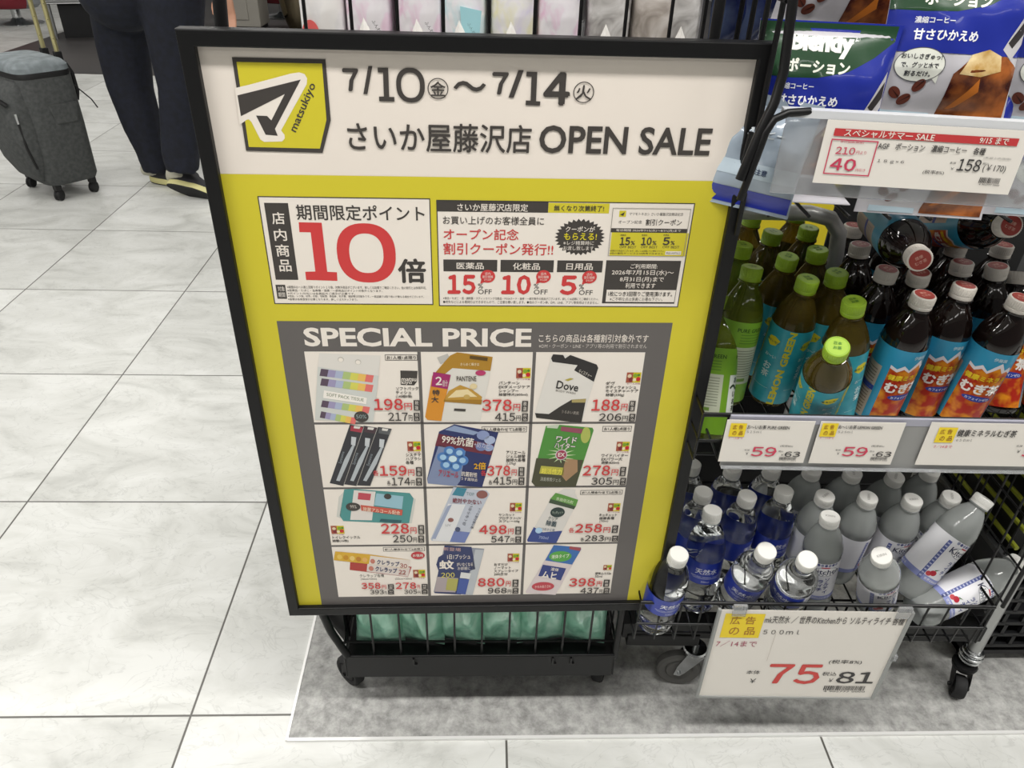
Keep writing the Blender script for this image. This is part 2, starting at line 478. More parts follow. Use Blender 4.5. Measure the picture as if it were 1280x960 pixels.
h.ring(*[((a[0] + a[1]) / 2, (a[2] + a[3]) / 2, (a[1] - a[0]) / 2, (a[3] - a[2]) / 2, (a[1] - a[0]) / 2 * .66, (a[3] - a[2]) / 2 * .73) for a in [PR.rect(495.3, 531, 84.6, 127.9)]][0], DK, 2, p=2.3)
for (cx, cy, ch) in ((547.5, 110.7, '金'), (729.5, 115.3, '火')):
    a = PR.rect(cx - 13, cx + 13, cy - 13.4, cy + 13.4)
    ru, rv = (a[1] - a[0]) / 2, (a[3] - a[2]) / 2
    h.ring((a[0] + a[1]) / 2, (a[2] + a[3]) / 2, ru, rv, ru * .91, rv * .91, DK, 2)
    h.T(ch, cx - 9.5, cx + 9.5, cy - 9.2, cy + 9.2, DK, 2, .012)
h.T('〜', 566.8, 607.5, 101, 114.2, DK, 2, .02)
h.T('7', 615.3, 635.6, 90, 118, DK, 2, .03); h.T('/', 636, 654, 87.5, 122, DK, 2, .025)
o2, k2 = (580, 40), .3125
h.P([(250, 158), (293, 160), (288, 276), (305, 277), (304, 294), (246, 292), (247, 273), (266, 274), (270, 178), (249, 177)], DK, 2, o2, k2)
h.T('4', 679.4, 712.8, 90, 131.6, DK, 2, .035)
h.T('さいか屋藤沢店', 434.8, 664.4, 154, 190, DK, 2, .012, 3)
h.T('OPEN SALE', 674, 889, 158, 193, DK, 2, .02, 3)
h.flat('header_print', poster)

def panel(p, quad, m, line=None, lv=2):
    q = [PR.uv(*c) for c in quad]
    u0 = (q[0][0] + q[3][0]) / 2; u1 = (q[1][0] + q[2][0]) / 2; v1 = (q[0][1] + q[1][1]) / 2; v0 = (q[2][1] + q[3][1]) / 2
    p.rect(u0, u1, v0, v1, m, lv)
    if line: p.frame(u0 - .0006, u1 + .0006, v0 - .0006, v1 + .0006, .0012, line, lv + 1)
    return u0, u1, v0, v1
# --- the ten-times-points panel
q = Print(PR)
panel(q, [(322.7, 243.7), (537.5, 250), (540.9, 381.4), (343.2, 377.8)], WHT, DK)
q.R(337.5, 366.6, 253.4, 349.3, DK, 3)
for ch, x0, x1, y0, y1 in (('店', 340, 356, 264.8, 280), ('内', 342.8, 358.4, 285.7, 300.7), ('商', 345, 361.8, 305, 320.3), ('品', 349, 364.3, 324.2, 339)):
    q.T(ch, x0, x1, y0, y1, WHT, 4, .014)
q.T('期間限定ポイント', 370.5, 530.7, 256, 275.5, DK, 3, .012, 3)
o3, k3 = (310, 230), .1953
q.P([(325, 243), (472, 246), (508, 560), (570, 563), (573, 618), (373, 612), (367, 560), (432, 558), (402, 308), (330, 306)], RED, 3, o3, k3)
a = PR.rect(421.3, 494.6, 278.8, 352.7); b = PR.rect(437, 479.5, 291.5, 340.8)
q.ring((a[0] + a[1]) / 2, (a[2] + a[3]) / 2, (a[1] - a[0]) / 2, (a[3] - a[2]) / 2, (b[1] - b[0]) / 2, (b[3] - b[2]) / 2, RED, 3, p=2.35)
q.T('倍', 497.5, 532.6, 322.8, 353.4, DK, 3, .03)
q.R(345.8, 357.8, 355.6, 373, DK, 3); q.T('対象', 347.6, 356, 357.5, 363.5, WHT, 4); q.T('期間', 348.2, 356.6, 365, 371, WHT, 4)
q.T('※期間中お一人様１回限りポイント１０倍。対象外商品がございます。詳しくは店頭でご確認ください。他の割引とは併用不可。', 359, 533, 357.2, 360.8, DK, 3)
q.T('※医薬品・たばこ・金券類・酒類・一部商品はポイント対象外となります。', 359.4, 478, 361.4, 364.4, DK, 3)
q.T('※ポイント付与には会員証のご提示が必要です。', 359.8, 444, 365.2, 368, DK, 3)
q.T('※他店、レジ袋、切手、印紙、宅配便、商品券、処方箋、雑誌等は対象外です。一部店舗では取り扱いが異なる場合がございます。', 360, 530, 368.6, 371.6, DK, 3)
q.T('※画像は会員登録が必要となります。詳しくはスタッフまで。', 360.3, 447, 372.4, 375.2, DK, 3)
q.flat('points_panel', poster)

# --- the coupon panel
c = Print(PR)
panel(c, [(546.3, 250.4), (869, 254), (846, 383), (549, 381.8)], WHT, DK)
c.R(546.6, 685.3, 251.2, 264.8, DK, 3); c.T('さいか屋藤沢店限定', 571.6, 660, 254.2, 263.7, WHT, 4, .01)
c.R(685.3, 761.5, 253.6, 266, YEL, 3); c.T('無くなり次第終了!', 692.4, 755, 256.4, 263.8, DK, 4, .01)
c.T('お買い上げのお客様全員に', 553.6, 680, 270.2, 280.7, DK, 3, .004)
c.T('オープン記念', 554.4, 648.3, 285.6, 299.6, RED, 3, .012)
c.T('割引クーポン発行!!', 554.4, 691.5, 303.6, 318.4, RED, 3, .012)
a = PR.rect(693.1, 756.1, 273, 319); cu, cv, ru, rv = (a[0] + a[1]) / 2, (a[2] + a[3]) / 2, (a[1] - a[0]) / 2, (a[3] - a[2]) / 2
c.poly([(cu + ru * (1 if k % 2 == 0 else .86) * math.cos(PI * k / 30), cv + rv * (1 if k % 2 == 0 else .86) * math.sin(PI * k / 30)) for k in range(60)], DK, 3)
c.T('クーポンが', 707, 743.7, 282.5, 289.5, WHT, 4, .012); c.T('もらえる!', 704.8, 745.9, 290.8, 299.6, YL2, 4, .016)
c.T('※レジ精算時に', 704, 742.3, 300.8, 306, WHT, 4); c.T('お渡し致します', 704, 742, 307.2, 312.4, WHT, 4)
for (x0, x1, y0, y1, t, tx0, tx1) in ((554.3, 621.5, 324.2, 339, '医薬品', 570.7, 604.7), (625.6, 692, 324.7, 339.8, '化粧品', 641, 675), (696.3, 753, 325.3, 340, '日用品', 707.8, 741)):
    c.R(x0, x1, y0, y1, DK, 3); c.T(t, tx0, tx1, y0 + 3.5, y1 - 3, WHT, 4, .012)
for (t, x0, x1, y0, px, bx) in (('15', 559.2, 594.6, 343, 597.3, 609.7), ('10', 626.5, 663.7, 343.3, 667, 679.3), ('5', 700, 721, 344, 723.4, 736.7)):
    c.T(t, x0, x1, y0, y0 + 24.4, RED, 3, .042)
    c.T('%', px, px + 6.6, y0 + 11, y0 + 17.4, DK, 3, .01); c.T('OFF', px, px + 17.3, y0 + 18.3, y0 + 24.4, DK, 3, .008)
    c.O(bx, y0 + 2, 9.2, 8, RED, 4); c.P([(bx - 8, y0 + 5), (bx - 3, y0 + 9), (bx - 9.5, y0 + 11.5)], RED, 4)
    c.T('店内', bx - 3.4, bx + 3.4, y0 - 3.2, y0 + .2, WHT, 5); c.T('割引価格', bx - 6.6, bx + 6.6, y0 + .8, y0 + 4.2, WHT, 5); c.T('からOFF', bx - 4.4, bx + 4.4, y0 + 4.8, y0 + 7.4, WHT, 5)
c.T('※食品・たばこ・酒・調剤薬・スティッカリング化粧品・POSAカード・金券・一部対象外の商品がございます。詳しくは店頭にてご確認ください。', 554, 748, 371.2, 374.6, DK, 3)
c.T('●紛失などによる再発行はできませんので、ご注意お願い致します。●他のクーポン券、DM、LINE、アプリ等併用はできません。', 554, 748, 375.6, 379.3, DK, 3)
# the pictured coupon
u0, u1, v0, v1 = PR.rect(762.7, 858.9, 260.1, 320)
c.rect(u0, u1, v0, v1, WHT, 3); c.frame(u0, u1, v0, v1, .0006, '8C8880', 6)
c.R(763, 858.6, 285.3, 290.6, DK, 4); c.R(763, 858.6, 290.6, 319.6, YEL, 4)
c.R(773.9, 782.4, 263, 270.7, YEL, 4); c.P([(775, 268), (781, 264.5), (779, 269.5)], DK, 5)
c.T('マツモトキヨシ さいか屋藤沢店開店記念', 786.6, 853.9, 265.3, 269.4, DK, 4); c.T('オープン記念', 773, 802.5, 275, 279.3, DK, 4); c.T('割引クーポン', 807, 852, 273.8, 281.6, DK, 4, .006)
c.T('有効期間 2026年7/15(水)〜8/31(月)まで', 770, 851, 286.2, 289.7, WHT, 5)
for t, x0, x1 in (('15', 774.7, 787.5), ('10', 801.3, 814.5), ('5', 828.4, 837.2)):
    c.T(t, x0, x1, 296, 306.2, DK, 5, .035); c.T('%', x1 + .6, x1 + 6, 300.6, 306, DK, 5, .02)
    c.T('OFF BEST', x0 - .6, x0 + 20.5, 307, 310, DK, 5); c.T('医薬品', x0 + .8, x0 + 7.6, 292.3, 294.6, DK, 5)
c.T('※対象外の商品がございます。詳しくは店頭にてご確認ください', 762, 829.5, 312, 314.4, DK, 5); c.T('※他の割引サービスとは併用できません', 761.5, 829, 315.2, 317.6, DK, 5)
c.R(831.4, 851, 313.6, 318.2, WHT, 5); c.T('税抜3,000円以上', 832.5, 850, 314.5, 317.4, DK, 6)
c.R(755, 847, 325.3, 379, DK, 3); c.R(757.5, 843.5, 362, 377, WHT, 4)
c.T('ご利用期間:', 788, 821.7, 329.5, 335.5, WHT, 4, .006); c.T('2026年7月15日(水)〜', 764.6, 842, 336.8, 344.4, WHT, 4, .008)
c.T('8月31日(月)まで', 774.7, 829.6, 345.8, 352.7, WHT, 4, .008); c.T('利用できます', 781.5, 819, 353.3, 360, WHT, 4, .008)
c.T('1枚につき3回限りご使用頂けます。', 760, 840, 364, 370, DK, 5, .004); c.T('※ご不明な点は係員にお尋ね下さい。', 762, 828, 371.2, 375.8, DK, 5)
c.flat('coupon_panel', poster)

# --- the special price panel with its twelve offers
s = Print(PR)
panel(s, [(347, 399), (842, 405), (782, 752.9), (400.9, 753.4)], GY, None)
s.T('SPECIAL PRICE', 380, 664.4, 409.6, 433, WHT, 3, .03, 3)
s.T('こちらの商品は各種割引対象外です', 673.5, 810.4, 417.6, 427.6, WHT, 3, .004); s.T('※DM・クーポン・LINE・アプリ等の利用で割引されません', 673.5, 808.5, 429.5, 435, 'C9C2BA', 3)
g = [PR.uv(*p) for p in ((382, 438), (807.3, 441), (761.5, 742.9), (421.5, 743.4))]
GU0 = (g[0][0] + g[3][0]) / 2; GU1 = (g[1][0] + g[2][0]) / 2; GV1 = (g[0][1] + g[1][1]) / 2; GV0 = (g[2][1] + g[3][1]) / 2
s.rect(GU0, GU1, GV0, GV1, WHT, 3)
for (p0, p1) in (((526, 440), (535.3, 743.5)), ((669.7, 440), (650.8, 742.6))):
    uc = (PR.uv(*p0)[0] + PR.uv(*p1)[0]) / 2; s.rect(uc - .0022, uc + .0022, GV0, GV1, GY, 4)
for yy in (528.3, 608.6, 680):
    vc = PR.uv(590, yy)[1]; s.rect(GU0, GU1, vc - .0018, vc + .0018, GY, 4)
price_panel = s.flat('price_panel', poster)
price_panel['label'] = 'grey special price panel with twelve offers'

def price(p, a, ax0, ax1, ay0, ay1, b, bx0, bx1, by0, by1, tx, each=None):
    """red price, dark price with tax, yen signs and the two dark tax tags"""
    p.T(a, ax0, ax1, ay0, ay1, RED, 12, .02); p.T(b, bx0, bx1, by0, by1, DK, 12, .014)
    hh = (ay1 - ay0)
    p.T('円', ax1 + 1.6, tx - 2.2, ay1 - hh * .62, ay1, RED, 12, .008); p.T('円', bx1 + 1, tx - 1.6, by1 - (by1 - by0) * .68, by1, DK, 12, .008)
    for (y0, y1, t2) in ((ay0 + 2, ay1 + .6, '税抜'), (by0 + .6, by1 + .3, '税込')):
        p.R(tx, tx + 7.4, y0, y1, DK, 11); ym = (y0 + y1) / 2
        p.T(t2[0], tx + 1.6, tx + 5.8, y0 + 1, ym - .4, WHT, 12); p.T(t2[1], tx + 1.6, tx + 5.8, ym + .4, y1 - 1, WHT, 12)
    if each:
        p.T('各', ax0 - each, ax0 - 1.2, ay1 - hh * .55, ay1, RED, 12, .01); p.T('各', bx0 - each * .7, bx0 - 1, by1 - (by1 - by0) * .6, by1, DK, 12, .01)
def stamp(p, x0, x1, y0, y1):
    """the small bright sticker printed in most offers"""
    w, hh = x1 - x0, y1 - y0; y1 = y1 - hh * .16
    p.R(x0, x1, y0, y1, 'CDBB1E', 5); p.R(x0, x0 + w * .45, y0, y1, 'A0523E', 6)
    for (fx, fy, r, cc) in ((.22, .35, .14, 'D8C9A8'), (.3, .7, .16, '7A2A30'), (.62, .3, .15, '7FA02A'), (.82, .65, .16, 'C0272D'), (.55, .72, .13, 'E4D7B0'), (.86, .25, .1, '53862A')):
        p.O(x0 + w * fx, y0 + (y1 - y0) * fy, w * r, (y1 - y0) * r * 1.3, cc, 7, n=12)
    p.T('セール対象', x0 + .4, x1 - .4, y1 + .6, y1 + hh * .16, '9A3030', 5)
def limit(p, t, x0, x1, y0, y1):
    p.FR(x0, x1, y0, y1, .0007, DK, 5); p.T(t, x0 + 2, x1 - 2, y0 + 1.5, y1 - 1.4, DK, 5, .006)
def names(p, rows, x0, y0, dy, hh=4.2):
    for i, (t, w) in enumerate(rows): p.T(t, x0, x0 + w, y0 + i * dy, y0 + i * dy + hh, DK, 5, .004)
def offer(): return Print(PR)
def done(p, name): return p.flat(name, price_panel)
z6 = ((350, 390), .2396); z7 = ((520, 390), .2395); z8 = ((650, 390), .2394); z9 = ((360, 600), .1875); zA = ((520, 600), .18757); zB = ((640, 600), .18755)

# offer: soft pack tissue
p = offer(); o, k = z6
p.P([(205, 212), (525, 225), (512, 340), (487, 573), (183, 560), (198, 280)], 'D9D5CE', 5, o, k); p.P([(198, 283), (515, 330), (487, 573), (183, 560)], 'C9CBC6', 6, o, k)
for (hx, hy) in ((318, 245), (408, 258)): p.O(o[0] + hx * k, o[1] + hy * k, 3.8, 3.2, 'B9B4AC', 6); p.O(o[0] + hx * k, o[1] + (hy + 2) * k, 3, 2.5, 'E9E2D8', 7)
for (ya, yb, yc, x0, x1) in ((293, 330, 340, 215, 490), (343, 380, 392, 218, 488), (458, 492, 500, 222, 470), (515, 548, 535, 216, 400)):
    cc = ['5A4A5A', '9A93B4', 'A7B0C8', 'A9BC7A', 'CFCB5C', 'E3B860', 'D9706A']
    n_ = len(cc); dx = (x1 - x0) / n_
    for i in range(n_):
        a0 = x0 + dx * i; s0 = (340 - 293) * i / n_ * .75; s1 = (340 - 293) * (i + 1) / n_ * .75
        p.P([(a0, ya + s0), (a0 + dx, ya + s1), (a0 + dx - 8, yb + s1), (a0 - 8, yb + s0)], cc[i], 7, o, k)
p.P([(230, 405), (455, 445), (450, 478), (226, 445)], 'EDE8E0', 8, o, k); p.TR('SOFT PACK TISSUE', 350 + 341 * k, 390 + 440 * k, 46, 4, -9, '6E7B5A', 9)
p.O(350 + 425 * k, 390 + 543 * k, 9, 6.8, DK, 9); p.T('50%', 350 + 398 * k, 350 + 452 * k, 390 + 532 * k, 390 + 552 * k, '8FA0A0', 10)
limit(p, 'お1人様1点限り', 481.3, 522, 442.7, 450); p.P([(628, 303), (718, 305), (715, 360), (700, 380), (630, 378)], DK, 5, o, k)
p.T('matsu', 502, 520.5, 471.5, 476, WHT, 6, .01); p.T('kiyo', 502, 515, 475.5, 480.5, WHT, 6, .01)
names(p, (('ソフトパック', 28), ('ティシュ', 19), ('(140組5個)', 20)), 495, 483, 5)
price(p, '198', 467.4, 503.8, 497.3, 511.7, '217', 485.4, 510, 514.6, 525, 517.3); done(p, 'tissue_offer')
# offer: shampoo refill
p = offer(); o, k = z7
p.P([(178, 225), (215, 208), (400, 232), (385, 330), (335, 572), (60, 560), (48, 545), (85, 330), (130, 280)], 'D8D4CC', 5, o, k); p.P([(110, 235), (165, 215), (178, 240), (128, 270)], 'B9B6B0', 5, o, k)
p.P([(130, 280), (178, 225), (215, 208), (400, 232), (388, 305), (190, 290), (140, 330), (92, 325)], 'A97E2A', 6, o, k); p.P([(85, 330), (178, 345), (150, 470), (132, 566), (60, 560), (48, 545)], 'CF8A2C', 7, o, k)
p.P([(145, 460), (170, 410), (230, 378), (290, 400), (345, 440), (335, 480), (240, 462)], 'B98F3C', 7, o, k); p.P([(165, 445), (210, 405), (270, 400), (320, 440), (250, 440)], 'E2CFA0', 8, o, k); p.P([(145, 455), (345, 455), (340, 480), (145, 465)], '9C7426', 8, o, k)
p.O(520 + 300 * k, 390 + 385 * k, 4.6, 3.6, 'D9C79A', 9); p.O(520 + 265 * k, 390 + 440 * k, 4, 3, 'C0A15A', 9)
p.P([(90, 310), (182, 325), (165, 400), (80, 385)], '9C2B66', 8, o, k); p.T('2', 520 + 102 * k, 520 + 136 * k, 390 + 334 * k, 390 + 378 * k, WHT, 9, .03); p.T('倍分', 520 + 138 * k, 520 + 165 * k, 390 + 352 * k, 390 + 385 * k, WHT, 9)
p.T('特', 520 + 86 * k, 520 + 124 * k, 390 + 402 * k, 390 + 432 * k, DK, 9, .02); p.T('大', 520 + 80 * k, 520 + 118 * k, 390 + 438 * k, 390 + 470 * k, DK, 9, .02)
p.T('PANTENE', 520 + 212 * k, 520 + 315 * k, 390 + 332 * k, 390 + 358 * k, '4A4036', 9, .012); p.O(520 + 337 * k, 390 + 315 * k, 6.5, 3.4, 'B23A66', 9)
p.P([(282, 224), (375, 235), (372, 252), (280, 240)], '5A4420', 9, o, k); p.T('きらめく輝きは', 520 + 232 * k, 520 + 330 * k, 390 + 262 * k, 390 + 278 * k, 'EADFC0', 9); p.P([(200, 500), (260, 503), (258, 516), (198, 512)], DK, 9, o, k)
stamp(p, 645.3, 663.2, 459.5, 474.6); names(p, (('パンテーン', 26), ('EXダメージケア', 38.8), ('シャンプー', 24.6), ('詰替特大(600ml)', 36)), 623.5, 476, 4.9)
price(p, '378', 602.6, 639.8, 498.3, 512.9, '415', 618.7, 644, 515.3, 525.3, 652.4); done(p, 'shampoo_offer')
# offer: body wash refill
p = offer(); o, k = z8
p.P([(165, 225), (240, 222), (400, 275), (408, 292), (320, 577), (85, 550), (78, 525), (155, 262)], 'D9D5CE', 5, o, k); p.P([(162, 240), (172, 218), (225, 222), (235, 240), (262, 222), (400, 272), (408, 290), (385, 362), (282, 302), (300, 275), (170, 258)], '302E2E', 6, o, k)
p.P([(78, 525), (150, 530), (210, 490), (270, 455), (345, 450), (320, 577), (85, 550)], '35322F', 6, o, k); p.P([(270, 455), (345, 450), (340, 470), (270, 470)], 'A59660', 7, o, k); p.P([(232, 352), (262, 342), (280, 346), (250, 358)], 'B0A24A', 7, o, k)
p.TR('Dove', 650 + 248 * k, 390 + 383 * k, 28, 10, -9, '33302E', 8, .015); p.TR('BODY WASH', 650 + 238 * k, 390 + 413 * k, 25, 2.6, -9, '6A645C', 8); p.TR('モイスチャー', 650 + 340 * k, 390 + 318 * k, 18, 5, -22, 'CFC8BC', 8); p.TR('うるおい素肌', 650 + 262 * k, 390 + 520 * k, 22, 4, -6, 'A9A298', 8)
stamp(p, 782.9, 800.8, 465, 480); names(p, (('ダヴ', 11.5), ('ボディウォッシュ', 38), ('モイスチャーケア', 40.5), ('詰替(330g)', 23)), 757, 476.4, 4.9)
price(p, '188', 739.5, 774.5, 498.2, 512.6, '206', 748.6, 776.4, 515.7, 525.3, 786.2); done(p, 'body_wash_offer')
# offer: toothbrushes
p = offer(); o, k = z6
for i, (a0, a1, b0, b1) in enumerate(((365, 437, 330, 260), (437, 508, 398, 333), (512, 582, 470, 400))):
    t0 = 585 + i * 6; p.P([(a0, t0), (a1, t0 + 10), (b0, 905), (b1, 890 + i * 6)], '37373B', 5, o, k); p.P([(a0 + 6, t0 + 6), (a1 - 4, t0 + 14), (a1 - 10, t0 + 42), (a0 + 2, t0 + 32)], ('A03A48', '4A3A40', '5A5C5E')[i], 6, o, k)
    p.P([(a0 + 22, t0 + 6), (a1 - 16, t0 + 10), (a1 - 22, t0 + 22), (a0 + 20, t0 + 18)], 'D9D5CE', 7, o, k)
    p.P([(a0 + 8, t0 + 62), (a0 + 34, t0 + 66), (a0 + 28, t0 + 110), (a0 + 6, t0 + 104)], 'BFC3C6', 7, o, k); p.P([(a0 + 14, t0 + 105), (a0 + 26, t0 + 108), (a0 - 6, t0 + 190), (b1 + 52, 880), (b1 + 34, 876), (a0 - 28, t0 + 180)], 'AEB4B8', 7, o, k)
    p.TR('Systema', 350 + (a0 - 42) * k, 390 + (t0 + 170) * k, 16, 4.6, 68, '8E979C', 8)
    p.P([(a1, t0 + 10), (a1 + 3, t0 + 10), (b0 + 3, 905), (b0, 905)], 'A5A19B', 8, o, k)
stamp(p, 509.3, 526, 551.3, 565.6); names(p, (('システマ', 18.6), ('ハブラシ', 19), ('各種', 9.6)), 507.4, 565.8, 4.8)
price(p, '159', 474.6, 508.6, 581, 593.7, '174', 489.5, 513, 596, 605.6, 520.2, 8); done(p, 'toothbrush_offer')
# offer: detergent refill
p = offer(); o, k = z7
p.P([(120, 622), (200, 584), (430, 626), (345, 912), (62, 892), (58, 868)], '2D3562', 5, o, k); p.P([(150, 612), (200, 590), (330, 625), (300, 640)], '8A9AB8', 6, o, k); p.P([(118, 632), (405, 690), (395, 745), (100, 695)], '6A2B38', 6, o, k)
p.P([(60, 868), (120, 690), (260, 720), (230, 880), (210, 906), (62, 892)], '7C88A6', 6, o, k)
for i in range(6):
    an = PI * i / 3 + .2; p.O(520 + (192 + 52 * math.cos(an)) * k, 390 + (763 + 42 * math.sin(an)) * k, 7.4, 6.2, '4A78B4', 8); p.O(520 + (192 + 52 * math.cos(an)) * k, 390 + (763 + 42 * math.sin(an)) * k, 4, 3.4, '9CC0DC', 9)
p.O(520 + 192 * k, 390 + 763 * k, 5, 4, 'C6DDE6', 10)
p.TR('99%抗菌', 520 + 218 * k, 390 + 667 * k, 40, 11.5, -8, WHT, 10, .015); p.TR('+防カビ', 520 + 345 * k, 390 + 690 * k, 20, 7, -8, 'C9C2D0', 10)
for i, (fx, fy, r) in enumerate(((350, 640, 8), (385, 665, 7), (340, 700, 7), (380, 705, 6))): p.O(520 + fx * k, 390 + fy * k, r, r * .75, ('8592B8', 'A4B0CC', '6E7CA8', '93A0C2')[i], 8, n=14)
p.TR('アリエール', 520 + 170 * k, 390 + 840 * k, 25, 8, -7, 'B03848', 11, .02); p.TR('抗菌耐性', 520 + 278 * k, 390 + 842 * k, 20, 6, -6, WHT, 10, .01); p.TR('うす菌除去', 520 + 278 * k, 390 + 868 * k, 21, 4, -6, WHT, 10)
p.T('2倍', 520 + 302 * k, 520 + 366 * k, 390 + 780 * k, 390 + 818 * k, 'D9A62A', 11, .025)
limit(p, 'お1人様合わせて2点限り', 602, 658.5, 532.5, 539.7); names(p, (('アリエール', 24), ('ジェル詰替', 24), ('超特大各種', 24), ('(1.07kg)', 12)), 632.6, 563, 4.7)
price(p, '378', 609, 637.8, 581, 593.6, '415', 616.3, 639.3, 595.3, 604.9, 648, 8); done(p, 'detergent_offer')
# offer: bleach refill
p = offer(); o, k = z8
p.P([(135, 592), (200, 586), (378, 602), (384, 615), (290, 910), (80, 908), (60, 885)], '4E8A3C', 5, o, k); p.P([(142, 590), (205, 586), (195, 606), (140, 602)], 'BFC8B4', 6, o, k); p.P([(85, 760), (330, 770), (290, 910), (80, 908), (60, 885)], '4A4A36', 6, o, k)
p.P([(110, 800), (230, 810), (225, 850), (100, 840)], 'B5B04A', 7, o, k); p.P([(240, 760), (300, 770), (300, 830), (240, 880), (215, 850)], 'A08060', 7, o, k); p.P([(215, 595), (330, 608), (320, 632), (212, 618)], '8E4A5C', 7, o, k); p.O(650 + 342 * k, 390 + 640 * k, 6, 10, 'A9B25A', 7)
for i in range(12):
    an = PI * i / 6; p.P([(215 + 30 * math.cos(an), 742 + 30 * math.sin(an)), (215 + 78 * math.cos(an), 742 + 46 * math.sin(an)), (215 + 30 * math.cos(an + .25), 742 + 30 * math.sin(an + .25))], 'C2D6A4', 7, o, k)
p.O(650 + 215 * k, 390 + 742 * k, 7.4, 6.6, 'C9BFC4', 8); p.O(650 + 215 * k, 390 + 742 * k, 6.2, 5.6, '9C3A52', 9); p.T('EX', 650 + 198 * k, 650 + 234 * k, 390 + 731 * k, 390 + 752 * k, WHT, 10, .02)
p.TR('ワイド', 650 + 242 * k, 390 + 662 * k, 27, 8.6, -5, '2B3A5A', 8, .07); p.TR('ハイター', 650 + 234 * k, 390 + 694 * k, 27, 7.6, -5, '2B3A5A', 8, .07)
p.TR('ワイド', 650 + 242 * k, 390 + 662 * k, 26, 8, -5, WHT, 9, .025); p.TR('ハイター', 650 + 234 * k, 390 + 694 * k, 26, 7, -5, WHT, 9, .025)
p.TR('超活性力', 650 + 165 * k, 390 + 828 * k, 26, 7, -4, 'E6DC5A', 9, .03); p.TR('消臭専用ジェル', 650 + 160 * k, 390 + 870 * k, 26, 5, -4, 'BDBDB0', 9)
limit(p, 'お1人様2点限り', 753, 789.3, 532, 538.9); stamp(p, 770.4, 786.5, 551.6, 565.4); names(p, (('ワイドハイター', 33), ('EXパワー大', 26), ('詰替(820ml)', 22)), 751.7, 566.6, 4.6)
price(p, '278', 728.5, 762.5, 580.8, 593.5, '305', 739, 765, 595.9, 605, 774.7); done(p, 'bleach_offer')
# offer: toilet wipes
p = offer(); o, k = z9
p.P([(375, 60), (430, 56), (812, 84), (838, 120), (808, 284), (700, 285), (370, 270), (345, 235)], '4E8E8C', 5, o, k); p.P([(340, 110), (372, 75), (350, 250), (325, 242)], 'C9C9C2', 5, o, k); p.P([(838, 118), (852, 125), (825, 285), (808, 284)], 'C9C9C2', 5, o, k)
p.P([(440, 64), (585, 74), (560, 265), (415, 262)], 'D9D2CC', 6, o, k); p.P([(590, 85), (770, 105), (760, 190), (575, 165)], '93B9C6', 6, o, k); p.P([(485, 162), (765, 195), (760, 232), (490, 200)], 'C65A4A', 8, o, k); p.P([(470, 80), (555, 88), (548, 132), (465, 125)], 'B84A56', 7, o, k)
p.TR('除菌アルコール配合', 360 + 625 * k, 600 + 200 * k, 46, 5, -7, 'F0D8C0', 9, .01); p.O(360 + 435 * k, 600 + 174 * k, 9, 5.2, DK, 9); p.T('99%', 360 + 415 * k, 360 + 458 * k, 600 + 162 * k, 600 + 184 * k, 'C9C2BA', 10); p.O(360 + 665 * k, 600 + 105 * k, 4.6, 3.4, DK, 9); p.P([(620, 255), (760, 265), (750, 282), (610, 272)], '2F5A60', 8, o, k)
stamp(p, 414, 430.3, 656.6, 668.4); names(p, (('トイレクイックル', 34.6), ('詰替(16枚)', 20)), 415.7, 669.2, 4.4, 3.8)
price(p, '228', 476.3, 511.5, 653.4, 666, '250', 491.3, 515.6, 667.9, 676.9, 522.9); done(p, 'wipes_offer')
# offer: sun spray
p = offer(); o, k = zA
p.P([(250, 44), (470, 66), (490, 90), (325, 415), (105, 402), (98, 390)], 'B9BEC9', 5, o, k); p.P([(272, 46), (340, 54), (315, 106), (240, 96)], '3F8094', 6, o, k); p.P([(215, 155), (330, 160), (225, 410), (110, 400)], 'D9D9DA', 6, o, k); p.P([(210, 170), (240, 158), (130, 390), (105, 385)], '9AA3BA', 7, o, k); p.P([(255, 335), (360, 345), (325, 414), (225, 408)], '6E7CAE', 7, o, k)
p.O(520 + 440 * k, 600 + 93 * k, 7, 5, '8A5A54', 7); p.TR('TOP', 520 + 362 * k, 600 + 88 * k, 10, 4, -6, '7A9298', 7); p.TR('絶対やかない', 520 + 340 * k, 600 + 136 * k, 36, 6.4, -5, '8A4048', 8, .015)
for i, (t, hx, hy) in enumerate((('強力紫外線カット', 398, 250), ('白くならない', 345, 225))): p.TR(t, 520 + hx * k, 600 + hy * k, 28, 4, 68, '4A4A58', 8)
p.O(520 + 232 * k, 600 + 262 * k, 3.6, 2.6, '8A5A54', 8); p.TR('UV', 520 + 215 * k, 600 + 295 * k, 7, 3, 0, 'A9A9AE', 8); p.O(520 + 278 * k, 600 + 325 * k, 3.2, 3, '4A5270', 9)
stamp(p, 637.3, 652.3, 628, 640.6); names(p, (('サンカット', 20), ('プロテクトUV', 28), ('スプレー60g', 26)), 623.4, 641.2, 4.1, 3.5)
price(p, '498', 598.8, 633.5, 655.3, 666.6, '547', 613.8, 637.3, 669, 677, 644); done(p, 'sun_spray_offer')
